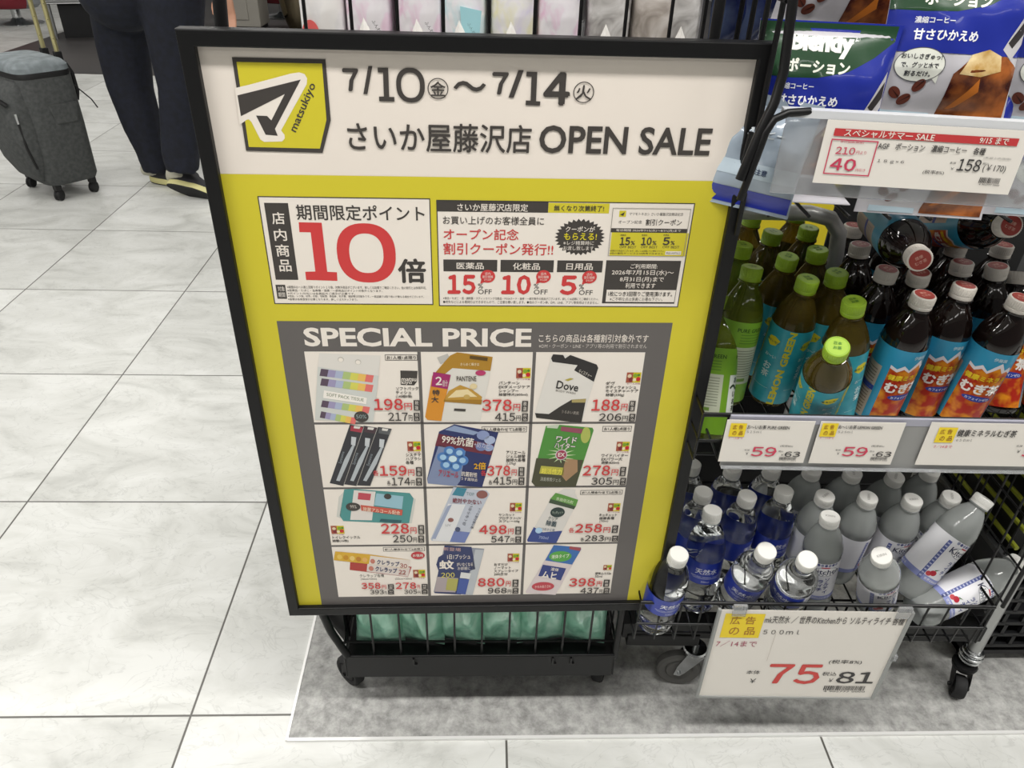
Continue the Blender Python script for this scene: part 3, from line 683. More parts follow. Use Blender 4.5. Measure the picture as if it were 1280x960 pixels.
# offer: dish soap refill
p = offer(); o, k = zB
p.P([(345, 54), (425, 60), (420, 82), (442, 130), (295, 417), (104, 408), (100, 395), (268, 105)], 'D6D2CC', 5, o, k); p.P([(290, 82), (330, 92), (440, 128), (425, 172), (255, 122)], '5F9444', 6, o, k); p.P([(255, 122), (425, 172), (412, 192), (245, 148)], '40503C', 6, o, k)
p.P([(100, 395), (145, 310), (205, 345), (335, 335), (295, 417), (104, 408)], '3A4A86', 6, o, k); p.O(640 + 178 * k, 600 + 332 * k, 4.4, 3.6, 'A9C8E0', 8)
p.O(640 + 303 * k, 600 + 211 * k, 9, 6.2, '2E3C3A', 8); p.T('キュキュット', 640 + 268 * k, 640 + 340 * k, 600 + 202 * k, 600 + 222 * k, 'B9C6B4', 9); p.TR('食器用洗剤', 640 + 350 * k, 600 + 130 * k, 22, 4, -14, 'D6E0C0', 9)
p.TR('クリア', 640 + 272 * k, 600 + 252 * k, 12, 4.4, -10, '5A6A64', 8, .01); p.TR('除菌', 640 + 262 * k, 600 + 284 * k, 13, 7, -10, '4A5A60', 8, .02); p.TR('つめかえ用', 640 + 240 * k, 600 + 325 * k, 16, 4, -8, '5A6A80', 8); p.TR('700ml', 640 + 210 * k, 600 + 378 * k, 12, 3.6, -6, 'A9B4D6', 8)
limit(p, 'お1人様合わせて2点限り', 725.4, 778, 612, 617.6); stamp(p, 759.7, 775, 628.5, 640.4); names(p, (('キュキュット', 22), ('詰替各種', 18.6), ('(700ml)', 11)), 749, 641.4, 4, 3.4)
price(p, '258', 718.8, 752.5, 653.8, 664.7, '283', 731, 754.8, 668, 675.4, 764.8, 8); done(p, 'dish_soap_offer')
# offer: cling film
p = offer(); o, k = z9
p.P([(415, 545), (825, 575), (800, 642), (412, 596)], 'A8403A', 5, o, k); p.P([(530, 555), (815, 580), (800, 640), (525, 606)], 'D6CBC4', 6, o, k); p.P([(315, 472), (545, 492), (815, 530), (800, 590), (540, 556), (305, 530)], 'CFA436', 7, o, k); p.P([(550, 500), (815, 530), (800, 588), (540, 555)], 'DCD2C8', 8, o, k)
for i in range(5): p.O(360 + (345 + i * 42) * k, 600 + (508 + i * 5) * k, 3.2, 3, ('DDBB5A', 'C08A2A', 'E0C478', 'B87E30', 'D9A860')[i], 8, n=12)
p.TR('クレラップ', 360 + 668 * k, 600 + 547 * k, 28, 6.4, -7, '3A4468', 9, .03); p.TR('クレラップ', 360 + 655 * k, 600 + 592 * k, 27, 6.4, -7, '3A4468', 9, .03)
for (hx, hy) in ((565, 537), (555, 585)): p.O(360 + hx * k, 600 + hy * k, 3, 3, 'C07A6A', 9, n=14)
for (hx, hy, t) in ((770, 565, '30'), (762, 608, '22')): p.TR(t, 360 + hx * k, 600 + hy * k, 9, 5.4, -7, 'A85A50', 9, .02)
p.O(360 + 866 * k, 600 + 498 * k, 8.6, 4.6, 'B8343C', 9); p.T('お徳用', 360 + 832 * k, 360 + 900 * k, 600 + 488 * k, 600 + 508 * k, WHT, 10, .01)
limit(p, 'お1人様合わせて2点限り', 479, 531, 683.2, 688.4); stamp(p, 516.6, 531.6, 711.6, 723); p.T('クレラップ各種', 449.6, 480, 717, 721, DK, 5); p.T('(30cm×20m)', 451, 471, 722, 724.8, DK, 5); p.T('(22cm×20m)', 494, 515, 721.6, 724.6, DK, 5)
price(p, '358', 451.9, 475.9, 727.4, 735, '393', 462.8, 480, 736.2, 741.6, 485.2); price(p, '278', 494.6, 520.3, 727, 735, '305', 505.3, 521.6, 736, 741.2, 527.2); done(p, 'cling_film_offer')
# offer: mosquito spray
p = offer(); o, k = zA
p.P([(190, 432), (455, 455), (452, 470), (378, 762), (124, 750), (118, 742)], '8E929C', 5, o, k); p.P([(190, 432), (370, 442), (385, 520), (395, 590), (360, 600), (300, 760), (124, 750), (150, 600), (135, 560), (150, 510), (185, 490)], '363E64', 6, o, k)
p.P([(395, 460), (452, 462), (378, 762), (330, 758)], 'B4B8BC', 6, o, k); p.P([(140, 640), (282, 650), (262, 745), (124, 740)], 'A59A9C', 7, o, k); p.P([(210, 650), (282, 655), (268, 735), (198, 728)], 'A9A45A', 8, o, k); p.P([(300, 610), (368, 618), (355, 655), (292, 648)], 'D6D6D4', 8, o, k); p.P([(290, 652), (355, 658), (330, 758), (270, 752)], '46599A', 8, o, k)
p.T('1日1プッシュ', 520 + 208 * k, 520 + 362 * k, 600 + 490 * k, 600 + 522 * k, WHT, 9, .01); p.T('蚊', 549, 567.6, 699.4, 710.7, WHT, 9, .03); p.TR('がいなくなる', 520 + 325 * k, 600 + 555 * k, 20, 4.6, 0, WHT, 9, .01); p.TR('お部屋に', 520 + 320 * k, 600 + 582 * k, 16, 4, 0, WHT, 9); p.T('200', 520 + 168 * k, 520 + 258 * k, 600 + 612 * k, 600 + 645 * k, 'D0C46A', 9, .02); p.TR('新登場', 520 + 240 * k, 600 + 455 * k, 22, 4.4, -4, 'C9A6A0', 9)
stamp(p, 634.4, 649, 691.4, 703); names(p, (('おすだけ', 17), ('ノーマット', 21), ('スプレータイプ', 30), ('200日分', 17)), 617.6, 703.4, 4, 3.3)
price(p, '880', 597.3, 630.7, 721.5, 731.9, '968', 609.7, 633.5, 733.6, 740.7, 640.6); done(p, 'mosquito_spray_offer')
# offer: itch relief
p = offer(); o, k = zB
p.P([(278, 430), (458, 446), (460, 460), (290, 762), (95, 750), (90, 742)], 'D2C6C6', 5, o, k); p.P([(278, 430), (458, 446), (460, 460), (400, 560), (220, 532)], '3C6AA8', 6, o, k); p.P([(385, 438), (460, 448), (452, 470), (380, 455)], '9A4A50', 7, o, k); p.O(640 + 322 * k, 600 + 505 * k, 14, 6.6, '58A048', 7); p.TR('液体タイプ', 640 + 322 * k, 600 + 502 * k, 22, 5, 3, 'E0E8D0', 8, .015)
p.P([(205, 560), (360, 585), (325, 665), (175, 635)], '34407A', 7, o, k); p.TR('ムヒ', 640 + 248 * k, 600 + 628 * k, 19, 8.6, -8, WHT, 8, .035); p.TR('液体', 640 + 285 * k, 600 + 590 * k, 10, 4.4, -8, WHT, 8, .01); p.O(640 + 206 * k, 600 + 705 * k, 14, 5.4, 'B84650', 7); p.TR('かゆみ虫さされ', 640 + 206 * k, 600 + 704 * k, 20, 3.6, 2, 'F0D8D0', 8)
stamp(p, 754, 764.4, 705.6, 713); names(p, (('液体ムヒS2a', 20), ('50ml', 9)), 743.7, 714.4, 3.8, 3.2)
price(p, '398', 711.3, 744, 721.6, 731.9, '437', 725.4, 747.9, 733.6, 740.7, 754.2); done(p, 'itch_relief_offer')
# ================================================================== shared builders
def caster(name, parent, loc, rw=0.037, yaw=0.4, fork=CHROME, wheel=RUB):
    """swivel caster with its stem foot on the floor: plate, fork, wheel"""
    x, y, z = loc; X = Matrix.Translation((x, y, z)) @ Matrix.Rotation(yaw, 4, 'Z')
    f = MB(); top = rw * 2 + 0.022
    f.lathe([(0, top + .014), (.008, top + .014), (.008, top), (.022, top), (.024, top - .004), (.022, top - .012), (0, top - .012)], fork, 18, X)
    for sx in (-1, 1):
        poly = [(-.020, top - .010), (.016, top - .010), (.030, rw + .018), (.028 + .006, rw - .006), (.022, rw - .009), (.014, rw), (-.012, top - .024)]
        vs = [(px, sx * .0135, pz) for px, pz in poly] + [(px, sx * .0155, pz) for px, pz in poly]; n = len(poly)
        f.add(vs, [tuple(range(n)), tuple(range(2 * n - 1, n - 1, -1))] + [((i + 1) % n, i, i + n, (i + 1) % n + n) for i in range(n)], fork, False, X)
    f.tube([(.024, -.019, rw), (.024, .019, rw)], .004, fork, 8, X)
    o = f.build(name, parent)
    A = X @ Matrix.Translation((.024, 0, rw)) @ Matrix.Rotation(PI / 2, 4, 'X')
    w = MB()
    w.lathe([(0, -.010), (rw * .55, -.010), (rw * .6, -.007), (rw * .72, -.011), (rw * .9, -.011), (rw, -.007), (rw, .007), (rw * .9, .011), (rw * .72, .011), (rw * .6, .007), (rw * .55, .010), (0, .010)], wheel, 28, A)
    w.build('wheel', o)
    return o
def pillow(w, h, t, m, nu=18, nv=22, seal=0.012, wob=0.0, seed=0):
    """a filled pouch standing on its bottom seal: x across, z up, front towards -y"""
    rnd = random.Random(seed); ph = [rnd.uniform(0, 6.28) for _ in range(6)]
    def half(u, v):
        a = max(0.0, 1 - abs(2 * u - 1) ** 2.6) ** .6
        e = seal / h
        q = (v - e) / (1 - 2 * e)
        if q <= 0 or q >= 1: return 0.0006
        b = min(1.0, (min(q, 1 - q) * 3.4)) ** .65
        r = 1 + wob * (math.sin(9 * u + ph[0] + 5 * v) * .5 + math.sin(13 * v + ph[1] - 6 * u) * .5 + math.sin(21 * u + 17 * v + ph[2]) * .25)
        return 0.0006 + t / 2 * a * b * r
    def pt(u, v, side):
        pinch = 1 - .05 * math.sin(PI * v)
        return ((u - .5) * w * pinch, side * half(u, v), v * h)
    b = MB(); vs = []; fs = []
    for side in (-1, 1):
        o = len(vs)
        for j in range(nv + 1):
            for i in range(nu + 1): vs.append(pt(i / nu, j / nv, side))
        for j in range(nv):
            for i in range(nu):
                a = o + j * (nu + 1) + i; q = (a, a + 1, a + nu + 2, a + nu + 1)
                fs.append(q if side < 0 else q[::-1])
    o2 = (nu + 1) * (nv + 1)
    rim = [i for i in range(nu + 1)] + [j * (nu + 1) + nu for j in range(1, nv + 1)] + [nv * (nu + 1) + i for i in range(nu - 1, -1, -1)] + [j * (nu + 1) for j in range(nv - 1, 0, -1)]
    for k in range(len(rim)):
        a, c_ = rim[k], rim[(k + 1) % len(rim)]; fs.append((c_, a, a + o2, c_ + o2))
    b.add(vs, fs, m, True)
    return b, (lambda x, z, off: Vector((x * (1 - .05 * math.sin(PI * min(1, max(0, z / h)))), -half(min(1, max(0, x / w + .5)), min(1, max(0, z / h))) - off, z)))

# ================================================================== the wire cart that carries the poster
cart = thing('wire_cart', 'black wire display cart behind the sale poster with a flat bottom tray', 'cart', (0, 0.885, 0))
CX0, CX1, CY1 = -0.240, 0.247, 0.34
def wires_v(b, xs, y, z0, z1, r=.0021):
    for x in xs: b.tube([(x, y, z0), (x, y, z1)], r, WIRE, 6)
b = MB()
xs = [-0.189 + .0485 * k for k in range(10)]
wires_v(b, xs, 0, .165, 1.50)
for z in (.20, .55, .90, 1.175, 1.46): b.tube([(CX0, .004, z), (CX1, .004, z)], .0024, WIRE, 6)
b.build('front_wire_panel', cart)
b = MB(); wires_v(b, xs, CY1, .165, 1.50)
for z in (.20, .55, .90, 1.175, 1.46): b.tube([(CX0, CY1 - .004, z), (CX1, CY1 - .004, z)], .0024, WIRE, 6)
b.build('back_wire_panel', cart)
for sx in (CX0, CX1):
    b = MB(); ys = [.045 + .045 * k for k in range(6)]
    tz = 1.10 if sx < 0 else 1.50
    for y in ys: b.tube([(sx, y, .165), (sx, y, tz)], .0021, WIRE, 6)
    for z in ((.20, .55, .90, 1.10) if sx < 0 else (.20, .55, .90, 1.175, 1.46)): b.tube([(sx, 0, z), (sx, CY1, z)], .0024, WIRE, 6)
    b.build('side_wire_panel', cart)
for sx, yy in ((CX0 - .002, 0), (CX1 + .002, 0), (CX0, CY1), (CX1, CY1)):
    b = MB()
    if sx < 0 and yy == 0:
        b.tube([(-.268, .0, 1.5), (-.272, 0, 1.27), (-.282, 0, 1.15), (-.285, 0, .45), (-.285, .012, .32), (-.262, .006, .225), (-.236, -.004, .172)], .0072, BLK, 10)
    else: b.tube([(sx, yy, .16), (sx, yy, 1.5)], .006, BLK, 10)
    b.build('corner_post', cart)
b = MB(); b.box((.0035, -.004, .141), (.487, .003, .058), BLK).box((.0035, CY1 + .004, .141), (.487, .003, .058), BLK)
b.box((CX0 - .002, CY1 / 2, .141), (.003, CY1 + .008, .058), BLK).box((CX1 + .002, CY1 / 2, .141), (.003, CY1 + .008, .058), BLK)
b.box((.0035, CY1 / 2, .1635), (.484, CY1, .003), BLK).tube([(CX0, -.005, .171), (CX1, -.005, .171)], .003, BLK, 8)
tray = b.build('bottom_tray', cart, bevel=.0008)
for x in (-.118, .135, .168):
    MB().box((x, -.0075, .158), (.0035, .004, .018), WIRE).box((x + .003, -.0075, .150), (.007, .003, .003), WIRE).build('tray_clip', tray)
MB().box((.0035, CY1 / 2, 1.172), (.478, CY1 - .02, .006), BLK).build('upper_tray', cart)
b = MB().prism([(CX0 - .001, .172), (CX0 - .001, .33), (-.283, .33), (-.262, .225)], .02, .30, BLK)
b.build('side_plate', cart)
for x, y in ((-.235, .03), (.235, .03), (-.225, .31), (.225, .31)):
    caster('caster', cart, (x, y + .02, MZ), .033, 1.2 if x > 0 else 2.4, fork=BLK)

# pouches standing in the top of the cart
def iri(name, h1, h2, h3, sc=22):
    m = mat(name, h1, 0.22, coat=0.5)
    N, L, B = nodes_of(m)
    tc = N.new('ShaderNodeTexCoord'); nz = N.new('ShaderNodeTexNoise'); cr = N.new('ShaderNodeValToRGB')
    nz.inputs['Scale'].default_value = sc; nz.inputs['Detail'].default_value = 3; nz.inputs['Distortion'].default_value = 1.5
    e = cr.color_ramp.elements; e[0].position = .34; e[0].color = (*rgb(h2), 1); e[1].position = .66; e[1].color = (*rgb(h3), 1)
    k = e.new(.5); k.color = (*rgb(h1), 1)
    L.new(tc.outputs['Object'], nz.inputs['Vector']); L.new(nz.outputs['Fac'], cr.inputs['Fac']); L.new(cr.outputs['Color'], B.inputs['Base Color'])
    bp = N.new('ShaderNodeBump'); bp.inputs['Strength'].default_value = .5; bp.inputs['Distance'].default_value = .004
    n2 = N.new('ShaderNodeTexNoise'); n2.inputs['Scale'].default_value = 38; L.new(tc.outputs['Object'], n2.inputs['Vector'])
    L.new(n2.outputs['Fac'], bp.inputs['Height']); L.new(bp.outputs['Normal'], B.inputs['Normal'])
    return m
PINKW = iri('pink_white_film', 'F6F1F6', 'F0CCE2', 'FAF7FA'); BLUEW = iri('blue_white_film', 'F6F7FA', 'C6E6EC', 'F4ECF8')
YELW = iri('yellow_white_film', 'F8F6F2', 'F5F0C6', 'ECE6F6'); SILV = iri('silver_film', 'C2BFBC', '8E8A88', 'E0DEDC', 30); BEIG = iri('beige_silver_film', 'B5ACA4', '8C847C', 'D6D0CA', 26)
REDW = iri('red_white_film', 'F8F6F4', 'ECEAEC', 'F8F5F2')
TAB = mat('white_tab', 'DAD7D2', .5)
top_specs = [(412, REDW, 'white pouch with a red round mark, leftmost behind the poster top'),
             (468, PINKW, 'pale pink pouch second from left behind the poster top'),
             (527, PINKW, 'pale pink pouch third from left behind the poster top'),
             (582, BLUEW, 'white pouch with a light blue mark behind the poster top'),
             (640, YELW, 'pastel yellow and white pouch behind the middle of the poster top'),
             (697, PINKW, 'pink pouch beside the silver one behind the poster top'),
             (757, SILV, 'plain silver pouch behind the poster top'),
             (808, BEIG, 'beige silver pouch behind the poster top right of the plain silver one'),
             (862, SILV, 'crumpled silver foil pouch at the right end of the cart top')]
for i, (px, m, lab) in enumerate(top_specs):
    P0 = at_y(px - (15 if px == 862 else 0), 30, 0.975)
    t = thing('product_pouch', lab, 'pouch', (P0.x, 0.975, 1.1755), 'pouches in the cart top', random.uniform(-.08, .08))
    w = .042 if i == 8 else .0515; rings = []
    for z, sx, sy in ((0, .86, .9), (.012, 1, 1), (.10, 1.0, .96), (.20, .97, .6), (.255, .94, .16), (.27, .94, .03)):
        rg = []
        for k in range(24):
            a = 2 * PI * k / 24; c_, s_ = math.cos(a), math.sin(a)
            rg.append((w / 2 * sx * math.copysign(abs(c_) ** .3, c_), .045 * sy * math.copysign(abs(s_) ** .45, s_), z))
        rings.append(rg)
    MB().loft(rings, m).build('film_body', t)
    if i in (1, 2, 3, 4, 6, 8):
        MB().add([(-.017, -.047, .002), (.015, -.047, .002), (-.002, -.066, .002), (-.003, -.046, .036), (-.001, -.05, .034)], [(0, 2, 3), (2, 1, 3), (0, 3, 1), (0, 1, 2)], TAB).build('corner_fold', t)
    if i == 0:
        p = Print(Plane(Vector((P0.x, .975, 1.1755)))); p.oval(-.012, .016, .010, .016, 'D8605E', 1); p.build('red_mark', t, lambda u, v, l: Vector((u, -.0458, v)))
    if i == 3:
        p = Print(); p.poly([(.0, .022), (.02, .024), (.022, .046), (-.002, .05)], 'A2D2DA', 1); p.build('blue_mark', t, lambda u, v, l: Vector((u, -.0462, v)))
    if i in (1, 2, 3):
        p = Print(); p.text_c('ふんわり', .012, .026, .004, '4A4648', 1, 0, -1.0); p.build('small_print', t, lambda u, v, l: Vector((u, -.0462, v)))

# mint green bags in the bottom of the cart
MINT = iri('mint_film', '9CD2BA', '80BCA2', 'B4DECA', 14)
mint_lab = ['leftmost mint green bag in the bottom of the wire cart', 'mint green bag second from left in the cart bottom', 'mint green bag third from left in the cart bottom',
            'mint green bag fourth from left in the cart bottom', 'mint green bag fifth from left in the cart bottom', 'rightmost mint green bag in the bottom of the wire cart']
for i in range(6):
    x = -.181 + .0738 * i
    t = thing('mint_bag', mint_lab[i], 'bag', (x, .917, .168), 'mint bags in the cart bottom', random.uniform(-.25, .25))
    bb, _ = pillow(.090, .25, .080, MINT, seal=.004, wob=.28, seed=20 + i); bb.build('film_body', t); t.rotation_euler.x = -.22
    MB().box((0, 0, .252), (.088, .003, .016), MINT).build('top_seal', t)
# ================================================================== drinks rack
RO = Vector((0.30, 0.80, 0)); RY = math.radians(-1.2)
rack = thing('drinks_rack', 'black and silver wire shelf rack on casters holding tea and water bottles', 'rack', tuple(RO), rotz=RY)
def L_(x, y, z): return (x - RO.x, y - RO.y, z)
def tube_w(b, pts, r, m=None, n=8): b.tube([L_(*p) for p in pts], r, m or WIRE, n)
# silver frame
for pts in ([(.973, .95, .075), (.973, .95, .70)], [(.945, 1.26, .075), (.945, 1.26, 1.3)], [(.36, 1.26, .075), (.36, 1.26, 1.3)]):
    b = MB(); tube_w(b, pts, .0125, STEEL, 14); b.build('frame_pole', rack)
b = MB(); tube_w(b, [(.36, 1.12, .928), (.50, 1.12, .928), (.535, 1.12, .920), (.555, 1.12, .897), (.560, 1.12, .86), (.560, 1.12, .20)], .0125, mat('satin_silver', 'D2D2D0', .4, metal=.4), 14); b.build('bent_tube', rack)
MB().box(L_(.775, 1.245, .845), (.36, .004, .20), mat('light_blocker_dark', '1B1B1C', .6)).build('upper_light_blocker', rack)  # added board, blocks light coming in behind the barley tea
b = MB(); b.box(L_(.625, .955, .163), (.71, .03, .04), BLK).box(L_(.625, 1.26, .163), (.71, .03, .04), BLK)
for x in (.285, .965): b.box(L_(x, 1.11, .163), (.03, .28, .04), BLK)
b.build('base_beam', rack, bevel=.001)
MB().box(L_(.35, .962, .138), (.14, .05, .03), BLK).build('caster_block', rack, bevel=.002)
caster('caster', rack, L_(.418, .945, MZ), .043, 3.05, fork=CHROME, wheel=mat('grey_rubber', '5E5D5A', .6))
caster('caster', rack, L_(.965, .945, MZ), .024, 4.3, fork=BLK)
caster('caster', rack, L_(.925, 1.26, MZ), .03, 1.0, fork=CHROME); caster('caster', rack, L_(.37, 1.26, MZ), .03, 2.0, fork=CHROME)
b = MB()
for z, r in ((.082, .017), (.092, .0185), (.102, .0165)):
    b.tube([L_(.973 + r * math.cos(2 * PI * k / 20), .95 + r * math.sin(2 * PI * k / 20), z) for k in range(20)], .0035, CHROME, 8, closed=True)
b.tube([L_(.973, .95, .068), L_(.973, .95, .110)], .0150, CHROME, 14); b.build('pole_collar', rack)
b = MB(); tube_w(b, [(.90, 1.0, .16), (.895, .995, .125), (.875, .985, .11), (.855, .98, .115)], .004); b.build('hook', rack)
# baskets and shelves of black wire
def wire_deck(name, x0, x1, y0, y1, z, lip, step=.034, r=.0018):
    b = MB()
    x = x0
    while x <= x1 + 1e-4: tube_w(b, [(x, y0, z + lip), (x, y0 + .004, z), (x, y1, z), (x, y1 + .002, z + lip)], r, n=6); x += step
    y = y0 + .02
    while y < y1: tube_w(b, [(x0, y, z - .003), (x1, y, z - .003)], r + .0004, n=6); y += .075
    for zz in (z + lip, z + lip * .45):
        b.tube([L_(x0, y0, zz), L_(x1, y0, zz), L_(x1, y1, zz), L_(x0, y1, zz)], .0034 if zz > z + lip * .9 else .0022, WIRE, 8, closed=True)
    return b.build(name, rack)
wire_deck('lower_basket', .262, .845, .828, 1.13, .2775, .0945)
wire_deck('middle_shelf', .292, .955, .802, 1.235, .6875, .078)
b = MB()
for k in range(14): tube_w(b, [(.296 + .05 * k, .875, 1.012), (.296 + .05 * k, 1.16, 1.012), (.296 + .05 * k, 1.165, 1.16)], .0022, n=6)
for y in (1.0, 1.1): tube_w(b, [(.292, y, 1.008), (.955, y, 1.008)], .0026, n=6)
tube_w(b, [(.292, 1.165, 1.16), (.955, 1.165, 1.16)], .0034)
for x in (.292, .955): tube_w(b, [(x, .835, 1.12), (x, .86, 1.012), (x, 1.16, 1.012), (x, 1.165, 1.16)], .0034)
b.build('upper_basket', rack)
b = MB()
for k in range(7): tube_w(b, [(.848, .83 + .05 * k, .28), (.848, .83 + .05 * k, .71)], .0018, n=6)
for k in range(5): tube_w(b, [(.848, .815, .39 + .075 * k), (.848, 1.14, .39 + .075 * k)], .0018, n=6)
tube_w(b, [(.846, .816, .386), (.850, .818, .55), (.853, .82, .72)], .0034)
b.build('side_wire_panel', rack)
b = MB()
for k in range(6): tube_w(b, [(.300, .84 + .048 * k, 1.0), (.300, .84 + .048 * k, 1.55)], .0032, n=8)
tube_w(b, [(.300, .83, 1.25), (.300, 1.1, 1.25)], .0024)
A = [at_y(*p) for p in ((996, -40, .822), (988, 20, .820), (979, 90, .815), (968, 128, .808), (950, 165, .803), (925, 225, .80))]
b.tube([p - RO for p in A], .0052, WIRE, 10)
A = [at_y(*p) for p in ((1012, 139, .806), (985, 141, .803), (968, 149, .801), (957, 166, .80), (946, 196, .799), (925, 250, .80))]
b.tube([p - RO for p in A], .0042, WIRE, 10)
b.build('side_wire_panel', rack)
MB().box(L_(.60, 1.245, .48), (.60, .004, .56), mat('light_blocker_dark', '1B1B1C', .6)).build('lower_light_blocker', rack)  # board added to keep the depth of the shelves dark
# price rails
RAILM = mat('rail_grey', '9A9AA6', .3); CLEAR = mat('clear_plastic', 'D4D6D8', .12, trans=.75, ior=1.3)
b = MB(); b.prism([(.327 - RO.x, .756), (1.05 - RO.x, .756), (1.05 - RO.x, .768), (.327 - RO.x, .768)], -.0035, .004, RAILM)
b.box(L_(.6885, .7985, .7205), (.723, .003, .075), mat('rail_back', '8C8C8A', .35)).box(L_(.6885, .7945, .6845), (.723, .009, .002), CLEAR)
b.build('middle_price_rail', rack, bevel=.0008)
TOPR = Plane(at_y(1033, 150, .800) + Vector((0, 0, -.09)), yaw=math.radians(-8.0), tilt=0.0)
b = MB(); Xr = Matrix.Rotation(-RY, 4, 'Z') @ Matrix.Translation(TOPR.o - RO) @ Matrix.Rotation(math.radians(-8.0), 4, 'Z')
TOPC = Plane(TOPR.o + TOPR.n * .003, yaw=math.radians(-8.0))
b.box((.14, .0035, .050), (.36, .0025, .082), CLEAR, Xr).prism([(-.045, .091), (.36, .091), (.36, .099), (-.045, .099)], -.001, .012, mat('rail_top', 'C9CBCE', .22), Xr)
b.build('upper_price_rail', rack)

# ------------------------------------------------------------------ price cards
RD2, DK2 = 'C8405A', '3A3838'
def card(name, label, cat, plane, quad, hang=True, thick=.0006):
    q = [plane.uv(*c) for c in quad]
    u0 = (q[0][0] + q[3][0]) / 2; u1 = (q[1][0] + q[2][0]) / 2; v1 = (q[0][1] + q[1][1]) / 2; v0 = (q[2][1] + q[3][1]) / 2
    t = thing(name, label, cat, tuple(plane.o))
    vs = [plane.u * u + plane.v * v + plane.n * d for d in (0, -thick) for (u, v) in ((u0, v0), (u1, v0), (u1, v1), (u0, v1))]
    MB().add(vs, [(0, 1, 2, 3), (7, 6, 5, 4), (0, 4, 5, 1), (1, 5, 6, 2), (2, 6, 7, 3), (3, 7, 4, 0)], WHITECARD).build('card', t)
    return t, (u0, u1, v0, v1)
def yellow_spot(p, x0, x1, y0, y1, bold=.012):
    p.R(x0, x1, y0, y1, 'E6CB2C', 1); w = x1 - x0; hh = y1 - y0
    for t, ax, ay in (('広', .2, .12), ('告', .58, .12), ('の', .16, .56), ('品', .56, .56)):
        p.T(t, x0 + w * ax, x0 + w * (ax + .26), y0 + hh * ay, y0 + hh * (ay + .32), 'A8742A', 2, bold)
def barcode(p, x0, x1, y0, y1, m=DK2, n=34):
    a = p.p.rect(x0, x1, y0, y1); r = random.Random(5); u = a[0]
    while u < a[1]:
        w = r.choice((.6, .9, 1.4)) * (a[1] - a[0]) / n / 1.6
        p.rect(u, min(u + w, a[1]), a[2] + (a[3] - a[2]) * .3, a[3], m, 1); u += w + r.choice((.7, 1.1)) * (a[1] - a[0]) / n / 1.6
    p.T('4 902777 000000'[:13], x0, x1, y1 - (y1 - y0) * .22, y1, m, 1)
M59 = Plane((RO.x, RO.y - .0065, 0), yaw=RY)
def tea_card(label, dx, name_, quad, extra=0):
    t, _ = card('price_card', label, 'price card', M59, quad)
    p = Print(M59)
    yellow_spot(p, 912 + dx, 932 + dx, 528.8, 545.6); p.T(name_, 934 + dx, 987 + dx + extra, 531.4, 536.4, DK2, 1, .005); p.T('５２５ｍｌ', 933.5 + dx, 952 + dx, 538.2, 541, DK2, 1)
    p.T('7／14まで', 910.5 + dx, 928.5 + dx, 546.2, 548.6, RD2, 1); p.T('本体', 930 + dx, 937 + dx, 561.2, 563.2, DK2, 1); p.T('￥', 932 + dx, 935 + dx, 565, 568, DK2, 1)
    p.T('59', 939 + dx, 970.5 + dx, 558.3, 570.2, RD2, 1, .014); p.T('(税率8%)', 975 + dx, 991 + dx, 556.2, 558.8, DK2, 1); p.T('税込', 973 + dx, 979 + dx, 562.8, 565, DK2, 1); p.T('￥', 976 + dx, 979 + dx, 567, 569.4, DK2, 1)
    p.T('63', 980.6 + dx, 1000 + dx, 564.2, 570.8, DK2, 1, .008); barcode(p, 973.6 + dx, 994.7 + dx, 571.2, 576)
    p.flat('printing', t); return t
tea_card('white 59 yen card naming pure green tea, leftmost on the rail', 0, 'お〜いお茶 PURE GREEN', [(908.4, 524.8), (1018, 526.7), (1005.6, 578.8), (898.6, 576.7)])
tea_card('white 59 yen card naming lemon green tea, second on the shelf rail', 114, 'お〜いお茶 LEMON GREEN', [(1025, 527.2), (1130.3, 528.3), (1115.6, 580.8), (1012, 579)], 2)
t, _ = card('price_card', 'white barley tea price card on the shelf rail at the right edge', 'price card', M59, [(1162, 528), (1330, 531), (1314, 584), (1146.4, 580.8)])
p = Print(M59); yellow_spot(p, 1170.5, 1194, 534, 553); p.T('健康ミネラルむぎ茶', 1196.5, 1271, 537.2, 546, DK2, 1, .01); p.T('６５０ｍｌ', 1195, 1215, 548.4, 551.4, DK2, 1); p.T('7／14まで', 1167, 1190, 556, 560, RD2, 1)
p.T('本体', 1270, 1278, 556, 558.5, DK2, 1); p.T('￥', 1271, 1275, 562, 566, DK2, 1); p.T('59', 1278, 1311, 559, 571, RD2, 1, .014); p.flat('printing', t)

SGN = Plane((RO.x, .8195, 0), yaw=math.radians(-1.3))
sign, (su0, su1, sv0, sv1) = card('price_sign', 'large white 75 yen sign in a grey frame hanging from the lower basket', 'sign', SGN, [(902, 766), (1140, 761.5), (1089.5, 871.5), (871, 870)])
SFR = mat('grey_plastic', '8E908E', .35)
b = MB()
def edge_bar(u0, u1, v0, v1, m, dep=.004, off=.002): b.add([SGN.u * u + SGN.v * v + SGN.n * d for d in (off, off - dep - .002) for (u, v) in ((u0, v0), (u1, v0), (u1, v1), (u0, v1))], [(0, 1, 2, 3), (7, 6, 5, 4), (0, 4, 5, 1), (1, 5, 6, 2), (2, 6, 7, 3), (3, 7, 4, 0)], m)
edge_bar(su0 - .004, su1 + .004, sv0 - .004, sv0 + .001, SFR); edge_bar(su0 - .004, su0 + .0008, sv0, sv1, SFR); edge_bar(su1 - .0008, su1 + .006, sv0, sv1, SFR)
b.build('frame', sign)
for uc in (su0 + .03, su1 - .012):
    b = MB(); edge_bar(uc - .011, uc + .011, sv1 - .012, sv1 + .012, CLEAR, .003, .0035); b.build('clip', sign)
b = MB(); edge_bar(su1 + .002, su1 + .012, sv0 + .105, sv0 + .118, CLEAR); b.build('side_latch', sign)
p = Print(SGN)
